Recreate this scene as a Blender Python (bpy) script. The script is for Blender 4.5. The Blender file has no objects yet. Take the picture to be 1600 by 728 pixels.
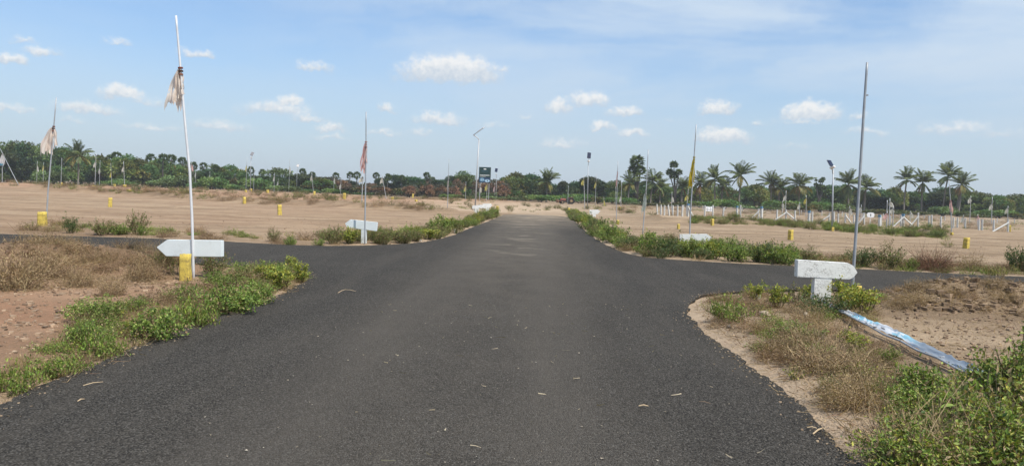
import bpy, bmesh, math, random
import numpy as np
from mathutils import Matrix, Vector
R = math.radians
scene = bpy.context.scene
COL = scene.collection

# ------------------------------------------------------------------ camera
CAM_H, FPX = 1.6, 1200.0
VPX, VPY, ROLL = 845.0, 306.0, R(2.1)
_Y = np.array([VPX - 800, VPY - 364, FPX]); _Y = _Y / np.linalg.norm(_Y)
_X = np.array([math.cos(ROLL), math.sin(ROLL), 0.0]); _X[2] = -(_X[0]*_Y[0] + _X[1]*_Y[1]) / _Y[2]
_X /= np.linalg.norm(_X)
_Z = np.cross(_X, _Y)
WM = np.array([_X, _Y, _Z])                       # camera (right, down, forward) -> world
def ray(px, py): return WM @ np.array([px - 800.0, py - 364.0, FPX])
def G(px, py):                                    # ground point seen at a place in the photograph
    d = ray(px, py); t = -CAM_H / d[2]
    return float(d[0]*t), float(d[1]*t)
def P3(px, py, Y):                                # point at depth Y along the road direction
    d = ray(px, py); t = Y / d[1]
    return np.array([d[0]*t, Y, CAM_H + d[2]*t])
cam_d = bpy.data.cameras.new('camera'); cam = bpy.data.objects.new('camera', cam_d); COL.objects.link(cam)
cr, cd, cf = WM[:, 0], WM[:, 1], WM[:, 2]
m = Matrix.Identity(4)
for i in range(3):
    m[i][0], m[i][1], m[i][2] = cr[i], -cd[i], -cf[i]
m[2][3] = CAM_H
cam.matrix_world = m
cam_d.sensor_fit = 'HORIZONTAL'; cam_d.sensor_width = 36.0; cam_d.lens = FPX / 1600 * 36.0
cam_d.clip_start = 0.05; cam_d.clip_end = 9000
scene.camera = cam

# ------------------------------------------------------------------ sun, exposure
SUN_EL, SUN_AZ = R(57), R(132)                    # azimuth clockwise from +Y: right, a little behind the viewer
sd = Vector((math.sin(SUN_AZ)*math.cos(SUN_EL), math.cos(SUN_AZ)*math.cos(SUN_EL), math.sin(SUN_EL)))
sun_d = bpy.data.lights.new('sun', 'SUN'); sun = bpy.data.objects.new('sun', sun_d); COL.objects.link(sun)
sun_d.energy = 5.0; sun_d.angle = R(0.55); sun_d.color = (1.0, 0.94, 0.84)
sun.rotation_euler = sd.to_track_quat('Z', 'Y').to_euler(); sun.location = (30, -20, 60)
scene.view_settings.view_transform = 'Standard'; scene.view_settings.look = 'None'
scene.view_settings.exposure = 0.1; scene.view_settings.gamma = 1.0
scene.view_settings.use_curve_mapping = False
scene.render.engine = 'CYCLES'
scene.cycles.max_bounces = 5; scene.cycles.diffuse_bounces = 2; scene.cycles.transmission_bounces = 3
scene.cycles.transparent_max_bounces = 4; scene.cycles.caustics_reflective = False; scene.cycles.caustics_refractive = False

# ------------------------------------------------------------------ world: sky and clouds
world = bpy.data.worlds.new('World'); scene.world = world; world.use_nodes = True
nt = world.node_tree; nt.nodes.clear()
world.cycles.sampling_method = 'NONE'
class NB:
    def __init__(s, nt): s.nt = nt
    def n(s, t, **k):
        o = s.nt.nodes.new(t)
        for a, v in k.items(): setattr(o, a, v)
        return o
    def put(s, sock, v):
        if hasattr(v, 'is_output') or isinstance(v, bpy.types.NodeSocket): s.nt.links.new(v, sock)
        else: sock.default_value = v
    def math(s, op, a, b=None, c=None, clamp=False):
        o = s.n('ShaderNodeMath', operation=op, use_clamp=clamp)
        for i, v in enumerate((a, b, c)):
            if v is not None: s.put(o.inputs[i], v)
        return o.outputs[0]
    def vm(s, op, a, b=None, c=None, out=0):
        o = s.n('ShaderNodeVectorMath', operation=op)
        for i, v in enumerate((a, b, c)):
            if v is not None: s.put(o.inputs[i], v)
        return o.outputs['Value'] if op in ('LENGTH', 'DOT_PRODUCT', 'DISTANCE') else o.outputs[0]
    def noise(s, vec, scale, detail=4, rough=.55, dist=0., out='Fac', lac=2.0):
        o = s.n('ShaderNodeTexNoise'); 
        if vec is not None: s.put(o.inputs['Vector'], vec)
        for k, v in (('Scale', scale), ('Detail', detail), ('Roughness', rough), ('Distortion', dist), ('Lacunarity', lac)): s.put(o.inputs[k], v)
        return o.outputs[out]
    def mapr(s, v, a, b, c=0., d=1., smooth=False):
        o = s.n('ShaderNodeMapRange', interpolation_type='SMOOTHSTEP' if smooth else 'LINEAR')
        s.put(o.inputs[0], v)
        for i, q in enumerate((a, b, c, d)): s.put(o.inputs[i+1], q)
        return o.outputs[0]
    def mix(s, f, a, b, blend='MIX'):
        o = s.n('ShaderNodeMix', data_type='RGBA', blend_type=blend)
        s.put(o.inputs[0], f); s.put(o.inputs[6], a); s.put(o.inputs[7], b)
        return o.outputs[2]
    def comb(s, x, y, z=0.):
        o = s.n('ShaderNodeCombineXYZ')
        for i, v in enumerate((x, y, z)): s.put(o.inputs[i], v)
        return o.outputs[0]
    def sep(s, v):
        o = s.n('ShaderNodeSeparateXYZ'); s.put(o.inputs[0], v); return o.outputs
    def mapping(s, v, scale=(1,1,1), rot=(0,0,0), loc=(0,0,0)):
        o = s.n('ShaderNodeMapping'); s.put(o.inputs['Vector'], v)
        o.inputs['Scale'].default_value = scale; o.inputs['Rotation'].default_value = rot; o.inputs['Location'].default_value = loc
        return o.outputs[0]
W = NB(nt)
SKY_S = 0.14
skyt = W.n('ShaderNodeTexSky', sky_type='NISHITA'); skyt.sun_disc = False
skyt.sun_elevation = SUN_EL; skyt.sun_rotation = SUN_AZ
skyt.altitude = 100; skyt.air_density = 1.0; skyt.dust_density = 0.9; skyt.ozone_density = 1.0
tc = W.n('ShaderNodeTexCoord')
dirn = W.vm('NORMALIZE', tc.outputs['Generated'])
dx, dy, dz = W.sep(dirn)
az = W.math('MULTIPLY', W.math('ARCTAN2', dx, dy), 57.2958)
el = W.math('MULTIPLY', W.math('ARCSINE', dz), 57.2958)
azw = W.math('WRAP', az, 37.0, -37.0)             # the same cloud field goes on all round
def azel(px, py):
    d = ray(px, py); d = d / np.linalg.norm(d)
    return math.degrees(math.atan2(d[0], d[1])), math.degrees(math.asin(d[2]))
P0 = W.comb(azw, el, 0.)
Pn = W.comb(az, el, 0.)
wn = W.noise(Pn, 0.75, 2, .6, out='Color')
wob = W.vm('MULTIPLY', W.vm('SUBTRACT', wn, (.5, .5, .5)), (1.7, .9, 0.))
wn2 = W.noise(Pn, 2.6, 3, .6, out='Color')
wob2 = W.vm('MULTIPLY', W.vm('SUBTRACT', wn2, (.5, .5, .5)), (.55, .38, 0.))
PW = W.vm('ADD', W.vm('ADD', P0, wob), wob2)
CLOUDS = [(705,118,76,27,1.0),(720,108,40,18,1.0),(18,95,20,8,.75),(64,83,22,8,.55),(38,65,18,7,.5),(187,66,20,8,.45),(308,87,26,9,.6),(492,108,26,12,.5),
 (192,150,28,13,.8),(226,161,32,9,.4),(137,174,44,12,.62),(112,191,22,7,.3),(18,171,30,8,.45),(235,201,48,8,.38),(345,199,48,12,.45),(432,175,58,15,.55),(452,162,18,12,.8),(481,187,22,8,.75),
 (520,203,24,10,.6),(514,216,28,7,.4),(606,171,18,11,.65),(600,209,30,7,.42),(656,209,18,10,.38),(684,189,44,13,.62),(770,198,28,8,.35),(786,113,13,8,.4),
 (920,160,32,16,.75),(872,170,20,14,.72),(978,177,30,9,.6),(940,200,21,10,.75),(986,211,26,8,.6),(876,227,38,11,.45),(1121,173,28,14,.85),(1133,217,40,15,.85),
 (1268,179,42,17,.98),(1254,191,50,8,.4),(1190,194,16,6,.35),(1346,186,17,8,.4),(1352,208,28,7,.45),(1492,205,46,13,.45),(1560,213,50,10,.28),(818,184,12,6,.3),
 (1240,232,34,8,.25),(1050,190,20,6,.2),(960,130,40,8,.12)]
dens = shade = ssum = None
for cx, cy, hw, hh, w in CLOUDS:
    a0, e0 = azel(cx, cy); sx = 57.3*hw*1.34/FPX; sy = 57.3*hh*1.5/FPX
    q = W.vm('MULTIPLY_ADD', PW, (1/sx, 1/sy, 0.), (-a0/sx, -e0/sy, 0.))
    qy = W.vm('DOT_PRODUCT', q, (0., 1., 0.))
    mm = W.math('MINIMUM', W.math('SUBTRACT', 1.0, W.vm('LENGTH', q)), W.math('MULTIPLY_ADD', qy, 1.9, 0.78))
    mm = W.math('MULTIPLY', W.math('MAXIMUM', mm, 0.), w)
    sh = W.math('MULTIPLY', mm, qy)
    if dens is None: dens, ssum, shade = mm, mm, sh
    else:
        dens = W.math('MAXIMUM', dens, mm); ssum = W.math('ADD', ssum, mm); shade = W.math('ADD', shade, sh)
fb = W.noise(Pn, 1.7, 5, .62)
dn = W.math('MULTIPLY_ADD', W.math('SUBTRACT', fb, .5), W.math('MULTIPLY', W.mapr(dens, 0., .25), .75), dens)
alpha = W.mapr(dn, .03, .55, 0., 1., True)
yrel = W.math('DIVIDE', shade, W.math('ADD', ssum, .0001))
lit = W.mapr(W.math('ADD', yrel, W.math('MULTIPLY', W.math('SUBTRACT', W.noise(Pn, 2.4, 4, .6), .5), .9)), -.35, .55, 0., 1., True)
# high thin veil, drawn out into streaks
rv = W.mapping(P0, scale=(.030, .12, 1.), rot=(0, 0, R(17)), loc=(.35, .1, 0))
veil = W.noise(W.vm('ADD', rv, W.vm('MULTIPLY', wob, (.05, .05, 0))), 1.6, 4, .55, .35)
veil = W.math('MULTIPLY', W.mapr(veil, .30, .66, 0., .80, True), W.mapr(azw, -26., 8., .25, 1., True))
veil = W.math('MULTIPLY', veil, W.mapr(el, 2., 9., .35, 1.))
hz_ = W.mapr(el, 0., 14., .80, 0.05, True)             # milky air close to the horizon
k = 1.0 / SKY_S
col = skyt.outputs[0]
col = W.mix(1.0, col, (.80, .96, 1.11, 1), 'MULTIPLY')
col = W.mix(veil, col, (.66*k, .76*k, .86*k, 1))
col = W.mix(hz_, col, (.50*k, .585*k, .685*k, 1))
ccol = W.mix(lit, (.55*k, .62*k, .70*k, 1), (.90*k, .89*k, .87*k, 1))
col = W.mix(W.math('MULTIPLY', alpha, .86), col, ccol)
bg = W.n('ShaderNodeBackground'); bg.inputs['Strength'].default_value = SKY_S
nt.links.new(col, bg.inputs['Color'])
wo = W.n('ShaderNodeOutputWorld'); nt.links.new(bg.outputs[0], wo.inputs['Surface'])

# ------------------------------------------------------------------ numpy noise
def _h(ix, iy, s):
    n = (ix.astype(np.int64)*374761393 + iy.astype(np.int64)*668265263 + s*1442695041) & 0x7fffffff
    n = ((n ^ (n >> 13))*1274126177) & 0x7fffffff
    return ((n ^ (n >> 16)) & 0xffff)/65535.0
def vnoise(x, y, s=0):
    x = np.asarray(x, float); y = np.asarray(y, float)
    ix = np.floor(x); iy = np.floor(y); fx = x-ix; fy = y-iy
    fx = fx*fx*(3-2*fx); fy = fy*fy*(3-2*fy)
    a = _h(ix, iy, s); b = _h(ix+1, iy, s); c = _h(ix, iy+1, s); d = _h(ix+1, iy+1, s)
    return (a*(1-fx)+b*fx)*(1-fy)+(c*(1-fx)+d*fx)*fy
def fbm(x, y, s=0, o=4):
    t = 0; a = .5; n = 0
    for i in range(o):
        t = t+a*vnoise(x*2**i, y*2**i, s+i*17); n += a; a *= .5
    return t/n
def sstep(a, b, x):
    t = np.clip((np.asarray(x, float)-a)/(b-a), 0, 1); return t*t*(3-2*t)

# ------------------------------------------------------------------ road outline (metres, read off the photograph)
ROAD_END = 64.0
def chain(pts): return [G(*p) for p in pts]
left_near = [(-3.55, -14.), (-3.5, 0.), (-3.55, 4.0)] + chain([(0,632),(100,588),(200,549),(300,507),(380,480),(430,463),(466,447),(488,433)])
lb_near = [(-4.75, 14.75), (-6.0, 15.1), (-12, 15.2), (-60, 15.2), (-160, 15.2)]
lb_far = [(-160, 20.9), (-60, 20.9), (-16., 20.95)] + chain([(300,374),(480,384.5),(590,383),(650,380),(700,371),(735,356),(762,346)])
far_l = [(-2.95, 50), (-2.9, ROAD_END)]
far_r = [(2.35, ROAD_END), (2.35, 50)]
rb_far = chain([(885,336),(905,352),(925,370),(950,384.5),(980,396.5),(1012,402.5),(1060,406),(1150,411.5),(1300,418),(1600,433)]) + [(60, 19.4), (160, 19.4)]
rb_near = [(160, 14.3), (60, 14.3)] + chain([(1600,463),(1450,456),(1340,452),(1230,452),(1140,455),(1098,461),(1076,473),(1073,488),(1095,515),(1140,548),(1230,612),(1290,670),(1340,728)]) + [(2.0, 3.5), (2.0, 0.), (2.0, -14.)]
OUT = left_near+lb_near+lb_far+far_l+far_r+rb_far+rb_near
OUT = np.array(OUT)
# smooth + subdivide the outline
def densify(P):
    res = []
    n = len(P)
    for i in range(n):
        a, b = P[i], P[(i+1) % n]; L = np.linalg.norm(b-a)
        mid = (a+b)/2; dist = max(np.hypot(*mid), 3.)
        k = int(max(1, min(300, L/max(.09, dist*.011))))
        for j in range(k): res.append(a+(b-a)*j/k)
    return np.array(res)
def chaikin(P, keep):
    res = []
    n = len(P)
    for i in range(n):
        a, b = P[i], P[(i+1) % n]
        res.append(a*.75+b*.25); res.append(a*.25+b*.75)
    return np.array(res)
SM = chaikin(OUT, None)
def road_sd(x, y):
    x = np.asarray(x, float); y = np.asarray(y, float); sh = x.shape
    x = x.ravel(); y = y.ravel()
    best = np.full(x.shape, 1e9); ins = np.zeros(x.shape, bool)
    n = len(SM)
    for i in range(n):
        ax, ay = SM[i]; bx, by = SM[(i+1) % n]
        ex, ey = bx-ax, by-ay; l2 = ex*ex+ey*ey+1e-12
        t = np.clip(((x-ax)*ex+(y-ay)*ey)/l2, 0, 1)
        d = (x-ax-t*ex)**2+(y-ay-t*ey)**2
        best = np.minimum(best, d)
        if ay != by:
            c = ((ay > y) != (by > y)) & (x < (bx-ax)*(y-ay)/(by-ay)+ax)
            ins ^= c
    d = np.sqrt(best)
    return np.where(ins, -d, d).reshape(sh)
MOUNDS = [  # x, y, rx, ry, h
 (7.3, 13.0, 1.1, .6, .46), (9.2, 12.6, 1.3, .7, .44), (11.6, 12.6, 1.5, .8, .40), (6.2, 12.2, .9, .7, .14),
 (-7.4, 13.6, 1.3, .6, .26), (-9.4, 13.3, 1.4, .8, .36), (-12.2, 13.2, 1.8, 1.0, .42), (-11, 12.4, 1.0, .7, .1)]
BERM = np.array([G(x, y) for x, y in ((60,300),(200,306),(270,311),(340,315),(420,319),(500,322),(560,326),(700,333))])
BERM2 = np.array([G(x, y) for x, y in ((985,337),(1050,346),(1120,349),(1200,352),(1270,356),(1330,357),(1400,362),(1470,369))])
def seg_dist(x, y, P):
    best = np.full(np.shape(x), 1e9)
    for i in range(len(P)-1):
        ax, ay = P[i]; bx, by = P[i+1]; ex, ey = bx-ax, by-ay; l2 = ex*ex+ey*ey+1e-9
        t = np.clip(((x-ax)*ex+(y-ay)*ey)/l2, 0, 1)
        best = np.minimum(best, (x-ax-t*ex)**2+(y-ay-t*ey)**2)
    return np.sqrt(best)
def hz(x, y):
    x = np.asarray(x, float); y = np.asarray(y, float)
    sdv = np.full(x.shape, 99.0)
    nearm = (np.abs(x) < 165) & (y < 70)
    if nearm.any(): sdv[nearm] = road_sd(x[nearm], y[nearm]) if x.shape else road_sd(x, y)
    edge = sstep(-.06, .5, sdv+.16*(fbm(x*1.3, y*1.3, 5)-.5))
    h = -.05+edge*(.055+.05*(fbm(x*.9, y*.9, 3)-.35))
    rough = sstep(.25, 1.2, sdv)
    h = h+rough*(.05*(fbm(x*2.2, y*2.2, 9, 3)-.5)+.10*(fbm(x*.23, y*.23, 11, 3)-.5))
    far = sstep(30, 70, y)
    h = h+far*.35*(fbm(x*.06, y*.09, 21, 4)-.5)
    lr = sstep(72, 98, y)*(1-sstep(150, 190, y))*sstep(10, -20, x)
    h = h+lr*(1.3*(fbm(x*.035, y*.06, 31, 5)-.30)+.45*(fbm(x*.22, y*.22, 33, 3)-.5))
    bd = seg_dist(x, y, BERM)
    h = h+.62*np.exp(-(bd/.9)**2)*(.35+.9*fbm(x*.3, y*.3, 41))
    b2 = seg_dist(x, y, BERM2)
    h = h+.36*np.exp(-(b2/.8)**2)*np.clip(fbm(x*.35, y*.5, 43)*2.2-.55, 0, 1.2)
    for mx, my, rx, ry, mh in MOUNDS:
        h = h+mh*np.exp(-(((x-mx)/rx)**2+((y-my)/ry)**2))*(.55+.9*fbm(x*1.6, y*1.6, 51))*rough
    return h
def hz1(x, y): return float(hz(np.array([float(x)]), np.array([float(y)]))[0])
def Gt(px, py):                                   # the same, met with the uneven near ground
    x, y = G(px, py)
    if y > 40: return x, y
    d = ray(px, py)
    for _ in range(5):
        t = (hz1(x, y)-CAM_H)/d[2]; x, y = float(d[0]*t), float(d[1]*t)
    return x, y

# ------------------------------------------------------------------ mesh helpers
def mesh_q(name, V, F, colors=None, midx=None, mats=(), smooth=False):
    V = np.asarray(V, np.float32).reshape(-1, 3); F = np.asarray(F, np.int32); k = F.shape[1]
    me = bpy.data.meshes.new(name)
    me.vertices.add(len(V)); me.vertices.foreach_set('co', V.ravel())
    me.loops.add(F.size); me.loops.foreach_set('vertex_index', F.ravel())
    me.polygons.add(len(F)); me.polygons.foreach_set('loop_start', np.arange(len(F), dtype=np.int32)*k)
    me.polygons.foreach_set('loop_total', np.full(len(F), k, np.int32))
    if midx is not None: me.polygons.foreach_set('material_index', np.asarray(midx, np.int32))
    me.polygons.foreach_set('use_smooth', np.full(len(F), smooth, bool))
    me.update(calc_edges=True)
    if colors is not None:
        c = np.ones((len(V), 4), np.float32); c[:, :3] = np.asarray(colors, np.float32).reshape(-1, 3)
        at = me.color_attributes.new('Col', 'FLOAT_COLOR', 'POINT'); at.data.foreach_set('color', c.ravel())
    for mt in mats: me.materials.append(mt)
    me.validate()
    return me
def ob(name, me, parent=None, loc=None, rot=None, scale=None):
    o = bpy.data.objects.new(name, me); COL.objects.link(o)
    if parent is not None: o.parent = parent
    if loc is not None: o.location = loc
    if rot is not None: o.rotation_euler = rot
    if scale is not None: o.scale = scale if hasattr(scale, '__len__') else (scale,)*3
    return o
def tag(o, label, cat, group=None):
    o['label'] = label; o['category'] = cat
    if group: o['group'] = group
    return o
def thing(name, label, cat, loc=(0,0,0), rz=0., group=None, scale=None):
    return tag(ob(name, None, loc=loc, rot=(0,0,rz), scale=scale), label, cat, group)
class MB:                                          # a soup of quads
    def __init__(s): s.V = []; s.F = []; s.C = []; s.n = 0
    def add(s, V, F, c=(.5,.5,.5)):
        V = np.asarray(V, float).reshape(-1, 3); F = np.asarray(F, int)
        if len(V) == 0: return
        s.V.append(V); s.F.append(F+s.n); s.n += len(V)
        c = np.asarray(c, float); s.C.append(np.broadcast_to(c, (len(V), 3)))
    def box(s, c, d, rz=0., col=(.5,.5,.5), M=None):
        c = np.asarray(c, float); x, y, z = np.asarray(d, float)/2
        V = np.array([[sx*x, sy*y, sz*z] for sz in (-1,1) for sy in (-1,1) for sx in (-1,1)])
        if M is not None: V = V @ np.asarray(M).T
        if rz: V = V @ np.array([[math.cos(rz), math.sin(rz), 0], [-math.sin(rz), math.cos(rz), 0], [0,0,1]])
        s.add(V+c, [[0,2,3,1],[4,5,7,6],[0,1,5,4],[2,6,7,3],[0,4,6,2],[1,3,7,5]], col)
    def tube(s, P, r, n=8, col=(.5,.5,.5), cap=True):
        P = np.asarray(P, float); r = np.broadcast_to(np.asarray(r, float), (len(P),)).copy()
        if cap:
            e0 = (P[1]-P[0]); e1 = (P[-1]-P[-2])
            P = np.vstack([P[:1]+e0*1e-5, P, P[-1:]-e1*1e-5]); r = np.concatenate([[1e-5], r, [1e-5]])
        T = np.gradient(P, axis=0)
        if cap: T[0] = T[1] = P[2]-P[1]; T[-1] = T[-2] = P[-2]-P[-3]
        T /= np.linalg.norm(T, axis=1, keepdims=True)+1e-12
        up = np.array([1., 0, 0]) if abs(T[0][0]) < .8 else np.array([0, 1., 0])
        V = []
        for i in range(len(P)):
            a = np.cross(T[i], up); a /= np.linalg.norm(a)+1e-12; b = np.cross(T[i], a)
            th = np.arange(n)*2*math.pi/n
            V.append(P[i]+r[i]*(np.cos(th)[:, None]*a+np.sin(th)[:, None]*b))
        V = np.vstack(V); F = []
        for i in range(len(P)-1):
            for j in range(n):
                F.append([i*n+j, i*n+(j+1) % n, (i+1)*n+(j+1) % n, (i+1)*n+j])
        s.add(V, F, col)
    def merge(s, o, M=None, off=(0,0,0), sc=1., tint=None):
        for V, F, C in zip(o.V, o.F, o.C):
            pass
        V, F, C = o.arrays()
        V = V*sc
        if M is not None: V = V @ np.asarray(M).T
        s.add(V+np.asarray(off), F, C if tint is None else np.clip(C*tint, 0, 1))
    def arrays(s):
        if not s.V: return np.zeros((0,3)), np.zeros((0,4), int), np.zeros((0,3))
        return np.vstack(s.V), np.vstack(s.F), np.vstack(s.C)
    def mesh(s, name, mat, smooth=False):
        V, F, C = s.arrays()
        return mesh_q(name, V, F, C, None, (mat,), smooth)
def rotz(a): return np.array([[math.cos(a), -math.sin(a), 0], [math.sin(a), math.cos(a), 0], [0,0,1]])
def bm_mesh(name, bm, mat, smooth=False):
    me = bpy.data.meshes.new(name); bm.normal_update(); bm.to_mesh(me); bm.free(); me.materials.append(mat)
    if smooth:
        for p in me.polygons: p.use_smooth = True
    return me

# ------------------------------------------------------------------ materials
def newmat(name):
    mt = bpy.data.materials.new(name); mt.use_nodes = True; t = mt.node_tree
    b = t.nodes['Principled BSDF']; return mt, NB(t), b
def mat_plain(name, col, rough=.6, metal=0., var=.12, scale=6., bump=0., bscale=40., dirt=None, dirtamt=.5, dscale=3.):
    mt, N, b = newmat(name)
    geo = N.n('ShaderNodeTexCoord').outputs['Object']
    nz = N.noise(geo, scale, 5, .6)
    c = N.mix(N.mapr(nz, .3, .7), tuple(x*(1-var) for x in col)+(1,), tuple(min(1, x*(1+var)) for x in col)+(1,))
    if dirt is not None:
        dn_ = N.mapr(N.noise(geo, dscale, 7, .68, .3), .62-.25*dirtamt, .74, 0., 1., True)
        c = N.mix(dn_, c, tuple(dirt)+(1,))
    N.put(b.inputs['Base Color'], c)
    b.inputs['Roughness'].default_value = rough; b.inputs['Metallic'].default_value = metal
    if bump:
        bp = N.n('ShaderNodeBump'); bp.inputs['Strength'].default_value = bump; bp.inputs['Distance'].default_value = .02
        N.put(bp.inputs['Height'], N.noise(geo, bscale, 4, .6)); N.put(b.inputs['Normal'], bp.outputs[0])
    return mt
def mat_vcol(name, rough=.65, trans=0., spec=.3, tint=(1.25, 1.2, .55, 1)):
    mt, N, b = newmat(name)
    at = N.n('ShaderNodeAttribute', attribute_name='Col').outputs['Color']
    N.put(b.inputs['Base Color'], at); b.inputs['Roughness'].default_value = rough
    b.inputs['Specular IOR Level'].default_value = spec
    if trans:
        tr = N.n('ShaderNodeBsdfTranslucent'); N.put(tr.inputs['Color'], N.mix(1., at, tint, 'MULTIPLY'))
        mx = N.n('ShaderNodeMixShader'); mx.inputs[0].default_value = trans
        out = mt.node_tree.nodes['Material Output']
        mt.node_tree.links.new(b.outputs[0], mx.inputs[1]); mt.node_tree.links.new(tr.outputs[0], mx.inputs[2])
        mt.node_tree.links.new(mx.outputs[0], out.inputs['Surface'])
    return mt
M_LEAF = mat_vcol('foliage', .55, .28, .35)
M_STEM = mat_vcol('stem', .8, 0., .2)
M_CLOTH = mat_vcol('cloth', .85, .5, .1, (1., .97, .92, 1))
M_PAINT = mat_vcol('paint', .5, 0., .4)
M_STEEL = mat_plain('galvanised_steel', (.36, .38, .40), .5, .25, .12, 9.)
M_GREYPOLE = mat_plain('painted_pole', (.40, .41, .42), .5, .2, .1, 7.)
M_WHITE = mat_plain('weathered_white_paint', (.70, .71, .69), .75, 0., .06, 5., .25, 60., (.42, .41, .38), .30, 4.)
M_WHITEBLUE = mat_plain('pale_blue_white_paint', (.70, .75, .75), .7, 0., .05, 5., .15, 60., (.56, .59, .58), .35, 4.)
M_POST = mat_plain('concrete_post', (.60, .60, .57), .85, 0., .1, 6., .2, 50., (.35, .33, .29), .4, 4.)
M_YELLOW = mat_plain('worn_yellow_paint', (.58, .44, .085), .85, 0., .2, 8., .6, 45., (.15, .11, .06), .75, 11.)
M_DARK = mat_plain('dark_panel', (.02, .025, .04), .3, 0., .1)
M_RUBBER = mat_plain('tyre_rubber', (.025, .024, .023), .9)
M_WIRE = mat_plain('wire', (.33, .33, .32), .6, .4)

# T sign: lime-washed concrete with pits and cracks
def mat_limewash():
    mt, N, b = newmat('cracked_limewash')
    o = N.n('ShaderNodeTexCoord').outputs['Object']
    base = N.mix(N.noise(o, 9., 5), (.63, .64, .62, 1), (.76, .76, .73, 1))
    vo = N.n('ShaderNodeTexVoronoi', feature='DISTANCE_TO_EDGE'); vo.inputs['Scale'].default_value = 16.
    N.put(vo.inputs['Vector'], N.vm('ADD', o, N.vm('MULTIPLY', N.noise(o, 14., 4, out='Color'), (.16,.16,.16))))
    ck = N.math('MULTIPLY', N.mapr(vo.outputs['Distance'], 0., .05, 1., 0.), N.mapr(N.noise(o, 7., 3), .44, .54))
    pit = N.mapr(N.noise(o, 55., 3, .6), .66, .74)
    N.put(b.inputs['Base Color'], N.mix(N.math('MAXIMUM', ck, N.math('MULTIPLY', pit, .7)), base, (.22, .21, .19, 1)))
    b.inputs['Roughness'].default_value = .9
    bp = N.n('ShaderNodeBump'); bp.inputs['Strength'].default_value = .5; bp.inputs['Distance'].default_value = .02
    N.put(bp.inputs['Height'], N.math('SUBTRACT', N.noise(o, 38., 5, .65), N.math('MULTIPLY', ck, .5))); N.put(b.inputs['Normal'], bp.outputs[0])
    return mt
M_LIME = mat_limewash()

def mat_ground():
    mt, N, b = newmat('dry_earth')
    o = N.n('ShaderNodeTexCoord').outputs['Object']
    mk = N.n('ShaderNodeAttribute', attribute_name='Col').outputs['Color']
    r, g, bl = N.sep(mk)
    big = N.noise(o, .12, 5, .55)
    streak = N.noise(N.mapping(o, scale=(.055, .62, 1.), rot=(0, 0, R(-2))), 1.0, 7, .66, .5)      # tyre and grader marks across the plots
    fine = N.noise(o, 3.2, 7, .65)
    c = N.mix(N.mapr(big, .3, .7), (.312, .226, .145, 1), (.385, .288, .192, 1))
    c = N.mix(N.mapr(streak, .50, .70, 0., .65), c, (.48, .37, .255, 1))
    c = N.mix(N.mapr(streak, .49, .34, 0., .75), c, (.215, .148, .090, 1))
    c = N.mix(N.mapr(fine, .48, .72, 0., .6), c, (.20, .145, .095, 1))
    rut = N.noise(N.mapping(o, scale=(.03, .30, 1.), rot=(0, 0, R(3))), 1.0, 3, .5, .3)
    rl = N.math('MULTIPLY', N.mapr(N.math('ABSOLUTE', N.math('SUBTRACT', rut, .5)), 0., .05, 1., 0., True), N.mapr(fine, .3, .6, .35, 1.))
    c = N.mix(N.math('MULTIPLY', rl, .7), c, (.165, .115, .072, 1))
    pat = N.noise(o, .42, 6, .62, .4)
    c = N.mix(N.mapr(pat, .50, .62, 0., .6), c, (.245, .174, .113, 1))
    c = N.mix(N.mapr(pat, .46, .34, 0., .4), c, (.43, .325, .215, 1))
    c = N.mix(N.math('MULTIPLY', bl, N.mapr(fine, .25, .7, .95, .45)), c, (.375, .205, .125, 1))    # reddish soil
    c = N.mix(N.math('MULTIPLY', g, N.mapr(fine, .3, .7, 1., .6)), c, (.50, .385, .275, 1))         # pale sand
    tex = N.noise(o, 14., 6, .7)
    c = N.mix(N.math('MULTIPLY', r, N.mapr(tex, .3, .66, 1., .15)), c, (.150, .110, .068, 1))       # litter and humus, plus shade painted along the berms
    peb = N.mapr(N.noise(o, 42., 3, .6), .64, .72)
    c = N.mix(N.math('MULTIPLY', peb, .45), c, (.17, .13, .095, 1))
    N.put(b.inputs['Base Color'], c); b.inputs['Roughness'].default_value = .95; b.inputs['Specular IOR Level'].default_value = .1
    hgt = N.math('ADD', N.math('MULTIPLY', N.noise(o, 5., 8, .68), 1.), N.math('MULTIPLY', N.noise(o, 40., 4, .6), .25))
    bp = N.n('ShaderNodeBump'); bp.inputs['Strength'].default_value = .9; bp.inputs['Distance'].default_value = .09
    N.put(bp.inputs['Height'], hgt); N.put(b.inputs['Normal'], bp.outputs[0])
    return mt
M_GROUND = mat_ground()
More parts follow.
